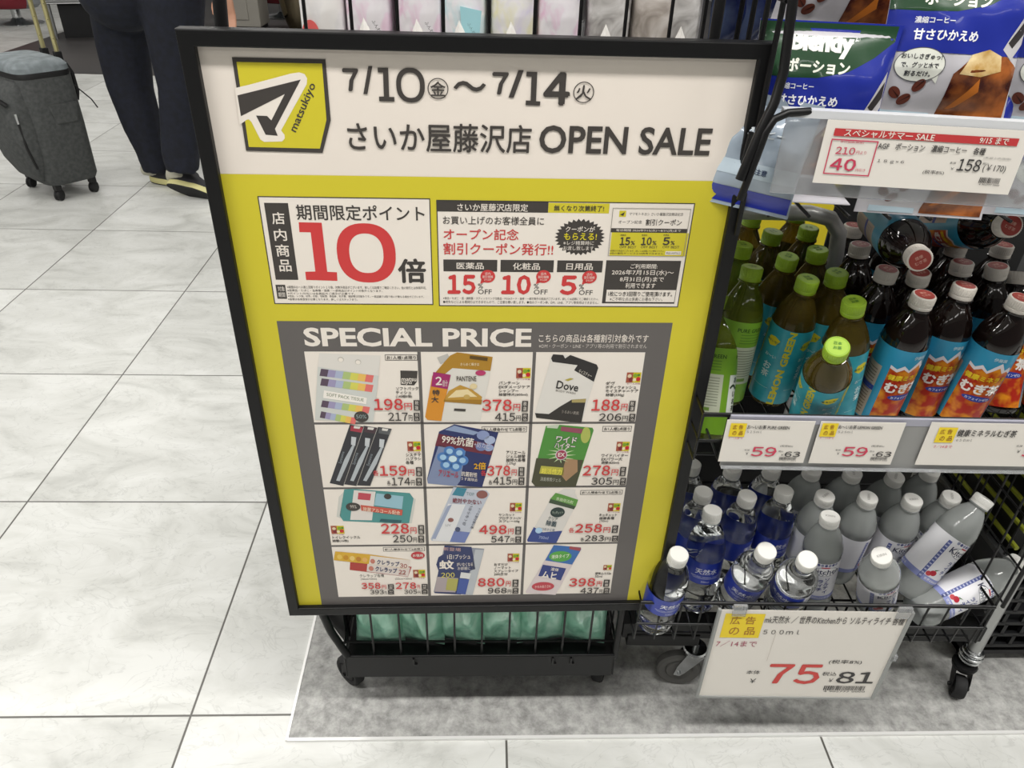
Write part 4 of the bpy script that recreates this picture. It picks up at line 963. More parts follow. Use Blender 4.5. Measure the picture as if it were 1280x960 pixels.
yellow_spot(p, 903.2, 952.5, 766.8, 796.8)
p.T('mk天然水 ／ 世界のKitchenから ソルティライチ 各種', 956, 1131, 770.5, 780, '5A5654', 1, .004); p.T('５００ｍｌ', 953.8, 1000, 787, 792.6, DK2, 1); p.T('7／14まで', 895, 946, 800.6, 808.2, 'A8546A', 1)
p.T('本体', 933, 950, 837.5, 842.4, DK2, 1); p.T('￥', 937, 944.5, 848, 853.5, DK2, 1); p.T('75', 958.8, 1026, 830, 854.5, 'C8443F', 1, .018); p.T('税込', 1028, 1046, 839.5, 844.5, DK2, 1); p.T('￥', 1035.5, 1041, 848, 852.5, DK2, 1)
p.T('81', 1046, 1093.5, 839.5, 854, DK2, 1, .018); p.T('(税率8%)', 1036, 1077.5, 824.6, 830.4, DK2, 1); barcode(p, 1029, 1081, 857, 865)
p.rect(*[(lambda a, c: (a[0], a[0] + .0006, c[1], a[1]))(SGN.uv(970, 790), SGN.uv(970, 826))][0], 'BDB5AD', 1)
p.flat('printing', sign)

tp, _ = card('price_card', 'white coffee price card with a red sale bar on the upper basket rail', 'price card', TOPC, [(1032.6, 150.5), (1281, 162.3), (1271.5, 241.5), (1017, 231)])
p = Print(TOPC)
p.R(1041, 1275, 166.5, 176.2, 'B83A3C', 1); p.T('スペシャルサマー SALE', 1054.5, 1169, 164.2, 173.4, WHT, 2, .01); p.T('9/15 まで', 1224, 1261, 171.6, 180, WHT, 2, .01)
p.FR(1033.5, 1092.5, 174.4, 219, .0012, 'C0405A', 1); p.T('本日価格(税抜)', 1050, 1080, 176.2, 179.2, 'C0405A', 1); p.T('210', 1044.5, 1069, 183.6, 193, 'C0405A', 1, .012); p.T('円より', 1070, 1083, 188.6, 193, 'C0405A', 1); p.T('40', 1037.5, 1070, 197.6, 213.4, 'C0405A', 1, .022); p.T('円引き', 1069, 1081.5, 210.6, 214.6, 'C0405A', 1)
p.T('AGF　ポーション　濃縮コーヒー　各種', 1096.5, 1233, 181, 190, DK2, 1, .006); p.T('１８ｇ×６', 1096, 1130, 199.6, 204.4, DK2, 1); p.T('(税率8%)', 1153, 1180, 212.6, 218.4, DK2, 1); p.T('本体', 1187, 1195, 202, 205, DK2, 1); p.T('￥', 1188, 1192, 209, 212, DK2, 1)
p.T('158', 1197, 1226, 198.6, 214, DK2, 1, .01); p.T('(希望小売価格)', 1229, 1264, 196.6, 199.4, '8A8886', 1); p.T('税込', 1228, 1236, 203, 206, DK2, 1); p.T('(￥170)', 1228, 1257, 206, 216.5, DK2, 1); barcode(p, 1223, 1249, 222, 232, n=24)
p.flat('printing', tp)

# ------------------------------------------------------------------ bottles
def cap_mb(b, r, h, m, m2=None):
    prof = [(0, 0), (r * .98, 0), (r, .001), (r, h * .28), (r * .975, h * .3), (r, h * .33), (r, h - .0015), (r - .0012, h), (0, h)]
    b.lathe(prof, m, 32)
    for k in range(36):
        a = 2 * PI * k / 36
        b.add([(r * math.cos(a + d) * s, r * math.sin(a + d) * s, z) for z in (h * .36, h * .93) for d, s in ((-.04, .995), (0, 1.022), (.04, .995))], [(0, 1, 4, 3), (1, 2, 5, 4)], m)
def bottle_proto(kind):
    t = thing('bottle', 'x y z w', 'bottle')
    if kind == 'water':
        H = .208; body = [(0, .004), (.012, .002), (.024, 0), (.029, .003), (.0318, .012), (.0322, .022), (.0308, .026), (.0322, .030), (.0322, .042), (.0308, .046), (.0322, .050), (.0322, .066), (.0314, .068), (.0314, .122), (.0322, .124), (.0318, .136), (.0290, .150), (.0235, .166), (.0170, .177), (.0135, .182), (.0130, .186), (.0162, .1865), (.0162, .1885), (.0128, .189), (.0128, .193), (0, .193)]
        m = WATER; cap = (.0153, .0195, CAPW, .1885)
    elif kind == 'lychee':
        H = .212; body = [(0, .004), (.012, .002), (.024, 0), (.029, .003), (.0320, .012), (.0324, .03), (.0316, .033), (.0316, .140), (.0322, .142), (.0312, .150), (.0262, .168), (.0195, .183), (.0142, .191), (.0132, .1935), (.0165, .194), (.0165, .196), (.013, .1965), (.013, .2), (0, .2)]
        m = CLOUDY; cap = (.0156, .0165, CAPW, .1955)
    elif kind in ('lemon', 'pure'):
        H = .210; body = [(0, .004), (.012, .002), (.023, 0), (.028, .003), (.0300, .010), (.0304, .02), (.0304, .132), (.0302, .140), (.0285, .150), (.0245, .163), (.0185, .176), (.0142, .184), (.0132, .188), (.0162, .1885), (.0162, .1905), (.013, .191), (.013, .195), (0, .195)]
        m = TEA if kind == 'lemon' else TEAG; cap = (.0150, .0195, CAPG, .1905)
    else:
        H = .210; body = [(0, .004), (.012, .002), (.024, 0), (.029, .003), (.0312, .010), (.0316, .018), (.0316, .138), (.0312, .145), (.0285, .157), (.0230, .170), (.0170, .180), (.0140, .185), (.0132, .189), (.0165, .1895), (.0165, .1915), (.013, .192), (.013, .196), (0, .196)]
        m = BARLEY; cap = (.0152, .0185, CAPI, .1915)
    MB().lathe(body, m, 40).build('body', t, sharp=60)
    b = MB(); cap_mb(b, cap[0], cap[1], cap[2]); c = b.build('cap', t); c.location.z = cap[3]
    top = cap[1] + .0003
    p = Print()
    if kind == 'barley':
        p.oval(0, 0, cap[0] - .0025, cap[0] - .0025, '8E3A34', 1); p.text_c('健康', 0, .0035, .0045, 'C9A090', 2); p.text_c('むぎ茶', 0, -.003, .0045, 'C9A090', 2)
    elif kind in ('lemon', 'pure'):
        p.text_c('日本', 0, .0045, .0048, '4A7A1E', 1, .02); p.text_c('お茶', 0, -.002, .005, '4A7A1E', 1, .02); p.ring(0, 0, cap[0] - .0022, cap[0] - .0022, cap[0] - .0026, cap[0] - .0026, '6F9A2A', 1)
    elif kind == 'lychee': p.text_c('KIRIN', 0, 0, .0042, '9A9894', 1, .01)
    if p.it: p.build('cap_print', c, lambda u, v, l: Vector((u, v, top + l * .00008)))
    # sleeves
    r = {'water': .0318, 'lychee': .0319, 'lemon': .0307, 'pure': .0307, 'barley': .0319}[kind]; C = 2 * PI * r
    p = Print()
    if kind == 'water':
        p.rect(-C / 2, C / 2, .072, .118, LABB, 0)
        p.text_c('天然水', 0, .100, .012, 'E4E6EC', 1, .01); p.text_c('NATURAL MINERAL WATER', 0, .088, .0028, 'C4CAE0', 1); p.rect(-.022, .022, .0845, .0852, 'C4CAE0', 1); p.text_c('500ml', 0, .078, .004, 'C4CAE0', 1)
        p.rect(.040, .085, .072, .118, 'D9DADA', 1)
        for i in range(9): p.rect(.044, .080, .076 + i * .0045, .0775 + i * .0045, '8C90A8', 2)
    elif kind == 'lychee':
        p.rect(-C / 2, C / 2, .044, .132, 'E2E2E6', 0)
        for s_ in (-1, 1):   # two faces: plaid bands, script and fruit
            o = .0 if s_ < 0 else C / 2
            def U(x): return x + o if x + o < C / 2 else x + o - C
            for x0 in (-.027, ):
                p.rect(U(x0), U(x0) + .006, .044, .125, '56609A', 1)
                for i in range(12): p.rect(U(x0) + .001, U(x0) + .005, .048 + i * .0064, .0505 + i * .0064, 'B9BEDA', 2)
            for i in range(7): p.oval(U(-.012 + i * .006), .1285, .0026, .003, ('4A5080' if i % 2 else '8A8EA8'), 1, n=10)
            p.oval(U(.008), .113, .021, .0105, 'EFEFEF', 1); p.ring(U(.008), .113, .021, .0105, .0203, .0098, '2E3350', 2)
            p.text_c('Kitchen', U(.008), .1135, .0112, '2E3350', 3, .012)
            for i in range(5): p.poly([(U(-.004 + i * .006), .1055), (U(-.001 + i * .006), .1085), (U(-.0016 + i * .006), .1048)], '4A5070', 3)
            for i, ch in enumerate('ソルティ'): p.text_c(ch, U(.013),   .094 - i * .0098, .0082, '2F3C86', 2, .02)
            for i, ch in enumerate('ライチ'): p.text_c(ch, U(.003), .090 - i * .0098, .0082, '2F3C86', 2, .02)
            p.oval(U(-.010), .063, .0055, .0052, 'B02A3A', 2, n=18); p.oval(U(-.016), .059, .0045, .0045, 'C04A50', 2, n=18); p.poly([(U(-.012), .069), (U(-.004), .074), (U(-.009), .068)], '4E6A3A', 2)
            p.rect(U(-.001), U(-.001) + .014, .122, .1245, 'B02A3A', 3)
        p.rect(-C / 2, C / 2, .044, .054, '8A92C4', 1); p.text_c('世界のKitchenから', .004, .049, .005, 'E6E6EE', 2, .01); p.text_c('世界のKitchenから', .004 - C / 2 + .02, .049, .005, 'E6E6EE', 2, .01)
    elif kind == 'lemon':
        p.rect(-C / 2, C / 2, .010, .140, TEAL, 0)
        for o in (-.016, .034, -.066):
            p.text_c('LEMON GREEN', o, .074, .0105, 'C9BE22', 1, .04, PI / 2, 1.45)
        for o in (.010, -.042, .062):
            p.poly([(o - .010, .112), (o - .006, .121), (o + .003, .123), (o + .012, .119), (o + .007, .109), (o - .002, .106)], 'D2C32A', 1); p.text_c('香るレモン', o + .001, .1145, .0042, '3F6A5A', 2, .01)
            for i, ch in enumerate('お茶'): p.text_c(ch, o + .004, .074 - i * .014, .012, 'CFE0E0', 1, .02)
            p.text_c('お〜い', o + .004, .091, .0055, 'CFE0E0', 1, .01); p.rect(o - .012, o + .016, .036, .0366, 'A9C9CC', 1)
    elif kind == 'pure':
        p.rect(-C / 2, C / 2, .010, .136, LEAF, 0)
        p.text_c('PURE GREEN', 0, .124, .0058, '2C4A16', 1, .02); p.text_c('PURE GREEN', C / 2 - .034, .124, .0058, '2C4A16', 1, .02)
        for i in range(4): p.rect(-.016, .016, .104 + i * .0042, .1052 + i * .0042, '54782C', 1)
        p.rect(-.021, .021, .040, .098, 'B5BAA4', 1)
        for i in range(11): p.rect(-.017, .016, .052 + i * .004, .0532 + i * .004, '7E8474', 2)
        p.rect(-.018, .006, .044, .049, '6A8A3E', 2)
        p.rect(.032, .085, .040, .098, 'D8DAD2', 1)
        for i, ch in enumerate('お〜いお茶'): p.text_c(ch, .046, .091 - i * .0105, .0085, '33402A', 2, .03)
    else:
        p.rect(-C / 2, C / 2, .012, .138, SKYB, 0)
        for o in (0, C / 2):
            def V(pts): return [((x + o) if o == 0 else (x + (o if x < 0 else -o)), z) for x, z in pts]
            if o == 0:
                p.poly([(-.030, .012), (.030, .012), (.030, .104), (.022, .110), (.015, .107), (.009, .116), (.003, .111), (-.004, .104), (-.012, .109), (-.020, .103), (-.030, .107)], ORNG, 1)
                p.poly([(-.030, .107), (-.020, .103), (-.012, .109), (-.004, .104), (.003, .111), (.009, .116), (.015, .107), (.022, .110), (.030, .104), (.030, .110), (.024, .117), (.017, .112), (.009, .124), (.002, .117), (-.005, .108), (-.013, .115), (-.021, .108), (-.030, .112)], 'DCD8DC', 2)
                p.text_c('健康ミネラル', 0, .095, .0095, 'E2C22A', 3, .045, .06); p.text_c('むぎ茶', 0, .077, .0185, 'EFEAE4', 3, .045, .02, 1.0)
                p.oval(.002, .0605, .020, .0048, '34449A', 3); p.text_c('カフェインゼロ', .002, .0605, .0042, 'E4E4EC', 4, .01)
                p.text_c('伊藤園', .004, .128, .0055, 'BFD6E0', 1, .01)
        p.rect(.034, .070, .014, .104, 'B8A89C', 1)
        for i in range(16): p.rect(.037, .067, .020 + i * .005, .0215 + i * .005, '7A6A62', 2)
        p.rect(.034, .070, .070, .078, '3A4A9C', 2); p.rect(-.078, -.040, .014, .104, 'B8A89C', 1); p.rect(-.078, -.040, .062, .070, '3A4A9C', 2)
        for i in range(16): p.rect(-.075, -.044, .020 + i * .005, .0215 + i * .005, '7A6A62', 2)
    p.wrap('label', t, r, eps=.00012)
    return t, H
WATER = mat('bottled_water', 'F4F7F8', .03, trans=1.0, ior=1.30)
CLOUDY = mat('cloudy_drink', 'BCC0BE', .1, trans=.55, ior=1.33)
TEA = mat('green_tea', '6A5A22', .06, trans=.7, ior=1.33); TEAG = mat('pale_green_tea', '6E7A24', .06, trans=.6, ior=1.33)
BARLEY = mat('barley_tea', '140C0A', .05, spec=.6)
CAPW = mat('white_cap', 'D6D5D0', .4); CAPI = mat('ivory_cap', 'CFC9C0', .42); CAPG = mat('lime_cap', '8DAE28', .4)
LABB = mat('blue_sleeve', '23379A', .3); LEAF = mat('leaf_green_sleeve', '6E9A28', .35)
TEAL = noise_mat('teal_sleeve', '1F8A9C', '3CA4B2', 30, .3); SKYB = mat('sky_blue_sleeve', '2E8FB4', .3)
ORNG = noise_mat('amber_sleeve', 'A8281A', 'D98A1E', 60, .3, detail=2, lo=.42, hi=.66)
PROTO = {}
def place(kind, label, base, cap_px=None, cap=None, yaw=0.0, group=None, base_px=None, low=False):
    """stand a bottle of this kind with its foot at base and its cap on the measured sight line"""
    if kind not in PROTO: PROTO[kind] = bottle_proto(kind); t = PROTO[kind][0]
    else: t = copy_tree(PROTO[kind][0])
    H = PROTO[kind][1]
    if base is None:      # lying: cap fixed, foot on its sight line
        cap = Vector(cap); d = ray(*base_px).normalized(); o = CAM_P - cap
        bq = o.dot(d); cq = o.dot(o) - H * H; disc = bq * bq - cq
        base = CAM_P + d * (-bq + (math.sqrt(disc) if disc > 0 else 0)); ax = (cap - base)
    else:
        base = Vector(base)
        if cap_px is None: ax = Vector((0, 0, 1))
        else:
            d = ray(*cap_px).normalized(); o = CAM_P - base
            bq = o.dot(d); cq = o.dot(o) - H * H; disc = bq * bq - cq
            if disc > 0:
                s1, s2 = -bq - math.sqrt(disc), -bq + math.sqrt(disc)
                c1, c2 = CAM_P + d * s1, CAM_P + d * s2
                cp = c1 if (c1.z > c2.z) != low else c2
            else: cp = CAM_P + d * (-bq)
            ax = cp - base
    ax.normalize()
    q = Vector((0, 0, 1)).rotation_difference(ax)
    t.rotation_mode = 'QUATERNION'; t.rotation_quaternion = q @ Matrix.Rotation(yaw, 3, 'Z').to_quaternion()
    t.location = base
    t['label'] = label; t['category'] = 'bottle'
    if group: t['group'] = group
    return t
BZ = .693; KT = 1.0795; KW = 1.0697
G1 = 'green capped tea bottles on the middle shelf'
def teaat(px, py, dx=0, dy=0):
    p = at_z(px, py, .932); return (p.x + dx, p.y + dy, BZ)
# green tea
for kind, px, py, bx, by, yaw, lab in (
    ('pure', 941, 333, .340, .876, .35, 'green tea bottle with pure green lettering and a pale panel, standing upright beside the poster'),
    ('pure', 929, 305, .350, .972, .1, 'green capped tea bottle half hidden by the poster, behind the pure green one'),
    ('lemon', 942, 267, .400, 1.098, .9, 'back left tea bottle whose lime cap is partly cut by the bag above'),
    ('lemon', 998, 262, .480, 1.112, .4, 'farthest back tea bottle with a brightly lit lime cap against the silver tube'),
    ('lemon', 967, 289, .406, 1.026, 2.0, 'lime capped tea bottle second from the back in the left column'),
    ('lemon', 1012, 284, .474, 1.042, 1.2, 'lime capped tea bottle just in front of the brightly lit one'),
    ('lemon', 986, 320, .408, .955, -.6, 'lime capped tea bottle in the third row, behind the dark lemon green label'),
    ('lemon', 1023, 311, .474, .971, .2, 'lime capped tea bottle in the third row, beside the first barley tea'),
    ('lemon', 1011, 348, .408, .884, .25, 'teal tea bottle with large upright lemon green lettering in the left of the front rows'),
    ('lemon', 1047, 340, .474, .902, .5, 'lime capped tea bottle behind the front teal bottle near the barley tea'),
    ('lemon', 1068, 376, .482, .836, .15, 'teal tea bottle with a yellow leaf mark, standing at the front beside the barley tea')):
    place(kind, lab, (bx * KT, by * KT, BZ), (px, py), yaw=yaw, group=G1)
place('lemon', 'teal tea bottle tipped far forward with its lime cap facing the camera', at_z(1013, 520, BZ + .012), (1047, 433), yaw=-.35, group=G1)
place('pure', 'green tea bottle with a white panel squeezed against the poster at the shelf end', at_z(884, 546, .66), cap_px=(907, 362), yaw=-.6, group=G1)
# barley tea
G2 = 'white capped barley tea bottles on the middle shelf'
for px, py, bx, by, yaw, lab in (
    (1156, 368, .538, .836, .25, 'barley tea bottle at the front left of its kind, label facing right of the camera'),
    (1207, 356, .600, .848, .1, 'barley tea bottle standing second at the front, label partly hidden by its neighbours'),
    (1278, 372, .652, .834, -.3, 'barley tea bottle leaning right at the front by the right edge of the photo'),
    (1110, 336, .527, .905, .6, 'barley tea bottle in the second row beside the lime caps'),
    (1150, 340, .592, .912, .2, 'barley tea bottle whose cap is hidden below the tipped bottle cap'),
    (1204, 327, .655, .918, .5, 'barley tea bottle in the second row under the lying bottle'),
    (1247, 332, .716, .916, .2, 'barley tea bottle in deep shadow with a dim tilted cap'),
    (1276, 335, .722, .852, -.4, 'barley tea bottle in the second row at the right edge of the photo'),
    (1076, 305, .540, .976, .3, 'barley tea bottle in the third row beside the lime caps'),
    (1068, 281, .552, 1.046, .3, 'barley tea bottle farthest back on the shelf, in front of the coffee bag')):
    place('barley', lab, (bx * KT, by * KT, BZ), (px, py), yaw=yaw, group=G2)
for bx, by in ((.607, .981), (.672, .986), (.738, .985), (.620, 1.05), (.69, 1.056), (.78, .92), (.79, .85)):
    place('barley', 'dark barley tea bottle in the shadowed rows behind the others', (bx * KT, by * KT, BZ), None, yaw=bx * 30, group='shadowed barley tea bottles')
place('barley', 'barley tea bottle lying on the others with its red printed cap facing the camera', None, cap=at_y(1150, 325, .845), base_px=(1098, 268), yaw=.4, group=G2)
place('barley', 'barley tea bottle lying on the others with its cap pointing right', None, cap=at_y(1264, 282, .90), base_px=(1168, 282), yaw=-.5, group=G2)
# water and lychee drink in the lower basket
LZ = .283
G3 = 'clear water bottles in the lower basket'; G4 = 'cloudy lychee drink bottles in the lower basket'
for kind, px, py, bx, by, yaw, lab in (
    ('water', 866, 579, .350, .980, .2, 'water bottle at the back left of the basket, half hidden by the poster'),
    ('water', 917, 584, .418, .980, .5, 'water bottle in the back row, second from the poster'),
    ('water', 966, 584, .485, .980, .3, 'water bottle in the back row, third from the poster'),
    ('water', 880, 614, .352, .913, .6, 'water bottle with a grooved white cap in the middle row beside the poster'),
    ('water', 935, 619, .420, .912, .9, 'water bottle in the middle row, second from the poster'),
    ('water', 981, 612, .487, .912, .1, 'water bottle in the middle row, third from the poster'),
    ('water', 891, 637, .360, .846, -.1, 'water bottle standing upright at the front, blue label facing the camera'),
    ('lychee', 1016, 587, .552, .980, .3, 'lychee drink bottle in the back row next to the last water bottle'),
    ('lychee', 1067, 590, .618, .978, 1.3, 'lychee drink bottle in the back row, second from the water'),
    ('lychee', 1120, 595, .684, .978, 1.0, 'lychee drink bottle in the back row, third from the water'),
    ('lychee', 1164, 588, .751, .978, 1.6, 'lychee drink bottle at the right end of the back row'),
    ('lychee', 1032, 619, .553, .912, .6, 'lychee drink bottle with a ridged cap right behind the upright front one'),
    ('lychee', 1086, 621, .619, .911, 1.2, 'lychee drink bottle in the middle row with a dark line across its cap'),
    ('lychee', 1142, 624, .686, .908, .1, 'lychee drink bottle in the middle row showing a patterned label'),
    ('lychee', 1190, 620, .756, .910, 1.2, 'lychee drink bottle behind the one leaning right'),
    ('lychee', 1038, 645, .552, .846, -.3, 'lychee drink bottle standing upright at the front of the basket')):
    place(kind, lab, (bx * KW, by * KW, LZ), (px, py), yaw=yaw, group=G3 if kind == 'water' else G4)
place('water', 'water bottle leaning out beside the lower corner of the poster', at_z(816, 776, LZ - .004), (849, 692), yaw=.2, group=G3)
place('water', 'water bottle tipped forward with a large round white cap, left of two tipped ones', at_z(914, 752, LZ + .008), (959, 688), yaw=-.5, group=G3)
place('water', 'water bottle tipped forward with its white cap beside the upright lychee drink', at_z(976, 756, LZ + .008), (1010, 699), yaw=-1.0, group=G3)
place('lychee', 'lychee drink bottle tipped straight toward the camera at the basket front', at_z(1094, 754, LZ + .008), (1102, 694), yaw=.1, group=G4)
place('lychee', 'lychee drink bottle leaning right across the basket with its label in full view', at_z(1126, 738, LZ + .05), (1232, 622), yaw=.1, group=G4)
place('lychee', 'lychee drink bottle lying toward the right rim of the basket', at_z(1142, 766, LZ + .034), (1273, 702), yaw=-.2, group=G4, low=True)
# ================================================================== coffee bags in the upper basket
BAGM = mat('coffee_bag_film', 'BDBBC0', .25, coat=.4); BAGB = mat('coffee_bag_blue', '1F2C8C', .25, coat=.4)
def coffee_bag(label, loc, yaw, lean, w=.150, h=.165, t=.042, roll=0.0, front=True, seed=1):
    o = thing('coffee_bag', label, 'bag', loc, 'iced coffee bags in the upper basket')
    o.rotation_euler = (lean, roll, yaw)
    bb, surf = pillow(w, h, t, BAGM, wob=.12, seed=seed); bb.build('film_body', o)
    if not front: return o
    p = Print(); a, z1 = w / 2, h
    X = lambda f: -a + f * w
    Z = lambda f: f * h
    p.rect(X(0), X(1), Z(.40), Z(1), 'BLUE', 0) if False else p.rect(X(0), X(1), Z(.42), Z(1), BAGB, 1)
    gz = [(X(0), Z(.99)), (X(.97), Z(.99)), (X(.97), Z(.90)), (X(.84), Z(.80)), (X(.66), Z(.71)), (X(.44), Z(.665)), (X(.22), Z(.66)), (X(0), Z(.67))]
    p.poly(gz, mat('coffee_bag_green', '1E3F26', .28, coat=.4), 2)
    p.text_c('Blendy', X(.45), Z(.865), h * .155, 'E6E4DE', 3, .055, -.02, .98); p.text_c('ポーション', X(.44), Z(.735), h * .085, 'E4E6D8', 3, .04, -.02, .98)
    p.text_c('濃縮コーヒー', X(.30), Z(.61), h * .04, 'D8DAE0', 3, .02); p.text_c('甘さひかえめ', X(.40), Z(.525), h * .068, 'E6E6EA', 3, .03)
    # pictured glass of iced coffee on the right
    p.poly([(X(.50), Z(.02)), (X(.98), Z(.02)), (X(.99), Z(.36)), (X(.88), Z(.42)), (X(.62), Z(.40)), (X(.52), Z(.30))], noise_mat('coffee_picture', '3A1610', 'A8602C', 34, .25, detail=5), 2)
    p.poly([(X(.56), Z(.30)), (X(.62), Z(.42)), (X(.74), Z(.455)), (X(.84), Z(.42)), (X(.86), Z(.33)), (X(.72), Z(.29))], noise_mat('ice_picture', 'B08A4A', 'E0CDA0', 50, .25), 3)
    p.poly([(X(.84), Z(.46)), (X(.97), Z(.72)), (X(.99), Z(.50)), (X(.92), Z(.40))], 'B4B2B4', 3); p.poly([(X(.87), Z(.50)), (X(.97), Z(.66)), (X(.98), Z(.56)), (X(.91), Z(.47))], '2E2A2A', 4)
    p.poly([(X(.62), Z(.10)), (X(.74), Z(.20)), (X(.72), Z(.28)), (X(.66), Z(.20)), (X(.54), Z(.07))], 'B86A22', 4)
    # speech bubble and beans on the left
    p.oval(X(.27), Z(.345), w * .175, h * .105, 'DADCD2', 3); p.ring(X(.27), Z(.345), w * .175, h * .105, w * .170, h * .1005, '4A4A50', 4); p.poly([(X(.36), Z(.28)), (X(.42), Z(.235)), (X(.42), Z(.315))], 'DADCD2', 3)
    for i, (s_, ww) in enumerate((('おいしさぎゅっ!', .28), ('で、グッと水で', .26), ('割るだけ。', .18))): p.text(s_, X(.27 - ww / 2), X(.27 + ww / 2), Z(.378 - i * .052), Z(.378 - i * .052) + h * .034, '33343A', 5, .02)
    for (fx, fy, r) in ((.16, .17, -.7), (.24, .13, .6), (.31, .22, .9)):
        e = Print(); n = 20; cs, sn = math.cos(r), math.sin(r)
        p.poly([(X(fx) + (.0075 * math.cos(2 * PI * k / n) * cs - .0052 * math.sin(2 * PI * k / n) * sn), Z(fy) + (.0075 * math.cos(2 * PI * k / n) * sn + .0052 * math.sin(2 * PI * k / n) * cs)) for k in range(n)], '5E2E22', 4)
        p.poly([(X(fx) - .0066 * cs, Z(fy) - .0066 * sn), (X(fx) + .0066 * cs - .001 * sn, Z(fy) + .0066 * sn + .001 * cs), (X(fx) + .0066 * cs, Z(fy) + .0066 * sn - .001)], '2E140E', 5)
    p.rect(X(.10), X(.46), Z(.015), Z(.06), 'A9BCC6', 3)
    p.build('front_print', o, lambda u, v, l: surf(u, v, .0004 + l * .00012), cut_u=.006, cut_v=.006)
    return o
coffee_bag('blue and green coffee bag standing high at the right above the red sale bar', tuple(at_y(1196, 148, .862) + Vector((-.028, 0, -.004))), -.17, -.20, seed=3)
coffee_bag('blue and green coffee bag tilted behind the black wire, right beside the poster corner', tuple(Vector((.371, .868, 1.062))), -.15, -.10, seed=5)
fb = coffee_bag('coffee bag lying flat under the tilted one in the basket', (.36, .862, 1.034), -.1, -1.5, seed=6, front=False)
coffee_bag('coffee bag behind the tilted one, only its beans and glass picture in view', tuple(at_y(1040, 44, .945)), -.1, -.12, seed=8, roll=.12)
coffee_bag('coffee bag between the two front ones, turned so only its edge is seen', tuple(at_y(1118, 128, .93)), -.9, -.15, seed=11)
coffee_bag('coffee bag under the price card with its foot hanging over the barley tea', (.53, .872, 1.016), -.15, -.12, seed=13)
coffee_bag('coffee bag under the right end of the price card', (.69, .872, 1.016), -.15, -.12, seed=15)
coffee_bag('coffee bag at the right edge of the photo beside the high one', tuple(at_y(1318, 160, .86)), -.25, -.2, seed=17)
for i, (x, y) in enumerate(((.50, 1.13), (.66, 1.14), (.82, 1.13), (.84, .98))):  # extra hidden bags, laid flat to block overhead light to the shelf below
    coffee_bag(('unseen coffee bag added flat at the back of the upper basket to block light', 'unseen coffee bag added flat behind the price card to block light', 'unseen coffee bag added flat in the back right basket corner to block light', 'unseen coffee bag added flat at the right end of the basket to block light')[i], (x, y, 1.036), .0, 1.5, seed=60 + i, front=False)
SILB = mat('grey_blue_film', '8E9AA6', .2, coat=.5); NAVY = noise_mat('navy_film', '1A2350', '5A6A8C', 16, .25, coat=.4)
o = thing('snack_bag', 'clear and grey bag with a blue hem lying in the basket end by the poster', 'bag', tuple(at_y(930, 262, .84)))
o.rotation_euler = (-.25, .12, -.3)
bb, surf = pillow(.10, .125, .04, SILB, wob=.35, seed=31); bb.build('film_body', o)
p = Print(); p.rect(-.048, .048, .004, .022, BAGB, 1); p.rect(-.046, .046, .036, .052, 'A6B4BE', 1); p.text_c('ご注意', 0, .044, .007, '33405A', 2, .02); p.text_c('コーヒー', -.004, .085, .010, 'B9C0C4', 1, .02)
p.build('front_print', o, lambda u, v, l: surf(u, v, .0004 + l * .00012), cut_u=.006, cut_v=.006)
for i, (px, lab) in enumerate(((905, 'dark navy bag hanging behind the side wires, left one'), (938, 'dark navy bag hanging behind the side wires, right one'))):
    P0 = at_y(px, 60, 1.02)
    o = thing('snack_bag', lab, 'bag', (P0.x, 1.02, 1.155), 'navy bags behind the side wires'); o.rotation_euler = (0, 0, .5)
    bb, surf = pillow(.06, .20, .04, NAVY, wob=.3, seed=41 + i); bb.build('film_body', o)
    MB().box((0, 0, .203), (.056, .003, .014), NAVY).build('top_seal', o)

# ================================================================== neighbours of the rack
YB = mat('yellow_board', 'CDBB2C', .5)
yb = thing('yellow_panel', 'plain yellow panel standing behind the tea shelf and silver tube', 'panel', (.64, 1.62, MZ))
MB().box((0, 0, .52), (.34, .012, .96), YB).build('board', yb, bevel=.002)
MB().box((0, 0, .02), (.34, .16, .04), BLK).build('foot', yb, bevel=.003)
# black plastic crate with slotted walls, a slatted display case stacked on it
cr = thing('plastic_crate', 'black slotted plastic crate on the mat at the right edge', 'crate', (1.0, .985, MZ))
PLB = mat('crate_plastic', '17181A', .45)
b = MB(); CW, CD, CH = .36, .50, .255
for r in range(7): b.box((CW / 2, 0, .055 + .034 * r), (CW, .008, .009), PLB)
for r in range(6):
    for c_ in range(9): b.box((.012 + c_ * .040 + (r % 2) * .010, .0, .072 + .034 * r), (.008, .008, .03), PLB)
b.build('front_wall', cr)
b = MB().box((.004, CD / 2, .15), (.008, CD, CH), PLB).box((CW - .004, CD / 2, .15), (.008, CD, CH), PLB).box((CW / 2, CD, .15), (CW, .008, CH), PLB).box((CW / 2, CD / 2, .03), (CW, CD, .012), PLB)
b.build('tub', cr)
b = MB().box((CW / 2, -.003, .283), (CW, .014, .012), mat('crate_rim', '3A3B3C', .4)).box((.006, CD / 2, .283), (.012, CD, .012), mat('crate_rim', '3A3B3C', .4)).box((CW - .006, CD / 2, .283), (.012, CD, .012), mat('crate_rim', '3A3B3C', .4)); b.build('rim', cr, bevel=.002)
for x in (.02, CW - .02):
    for y in (.012, CD - .01): MB().lathe([(0, 0), (.012, 0), (.014, .024), (0, .024)], PLB, 12, Matrix.Translation((x, y, 0))).build('foot', cr)
nb = thing('slatted_display', 'black display case with yellow green bars stacked on the plastic crate', 'display', (1.0, .985, MZ + .2895))
MB().box((.19, .27, .21), (.34, .46, .42), mat('display_black', '0C0C0D', .6)).build('body', nb)
YG = mat('yellow_green_bar', '7C8220', .5)
for i in range(9):
    z = .03 + .043 * i
    MB().tube([(.010, .01, z), (.010, .50, z)], .0048, YG, 8).build('bar', nb)
b = MB()
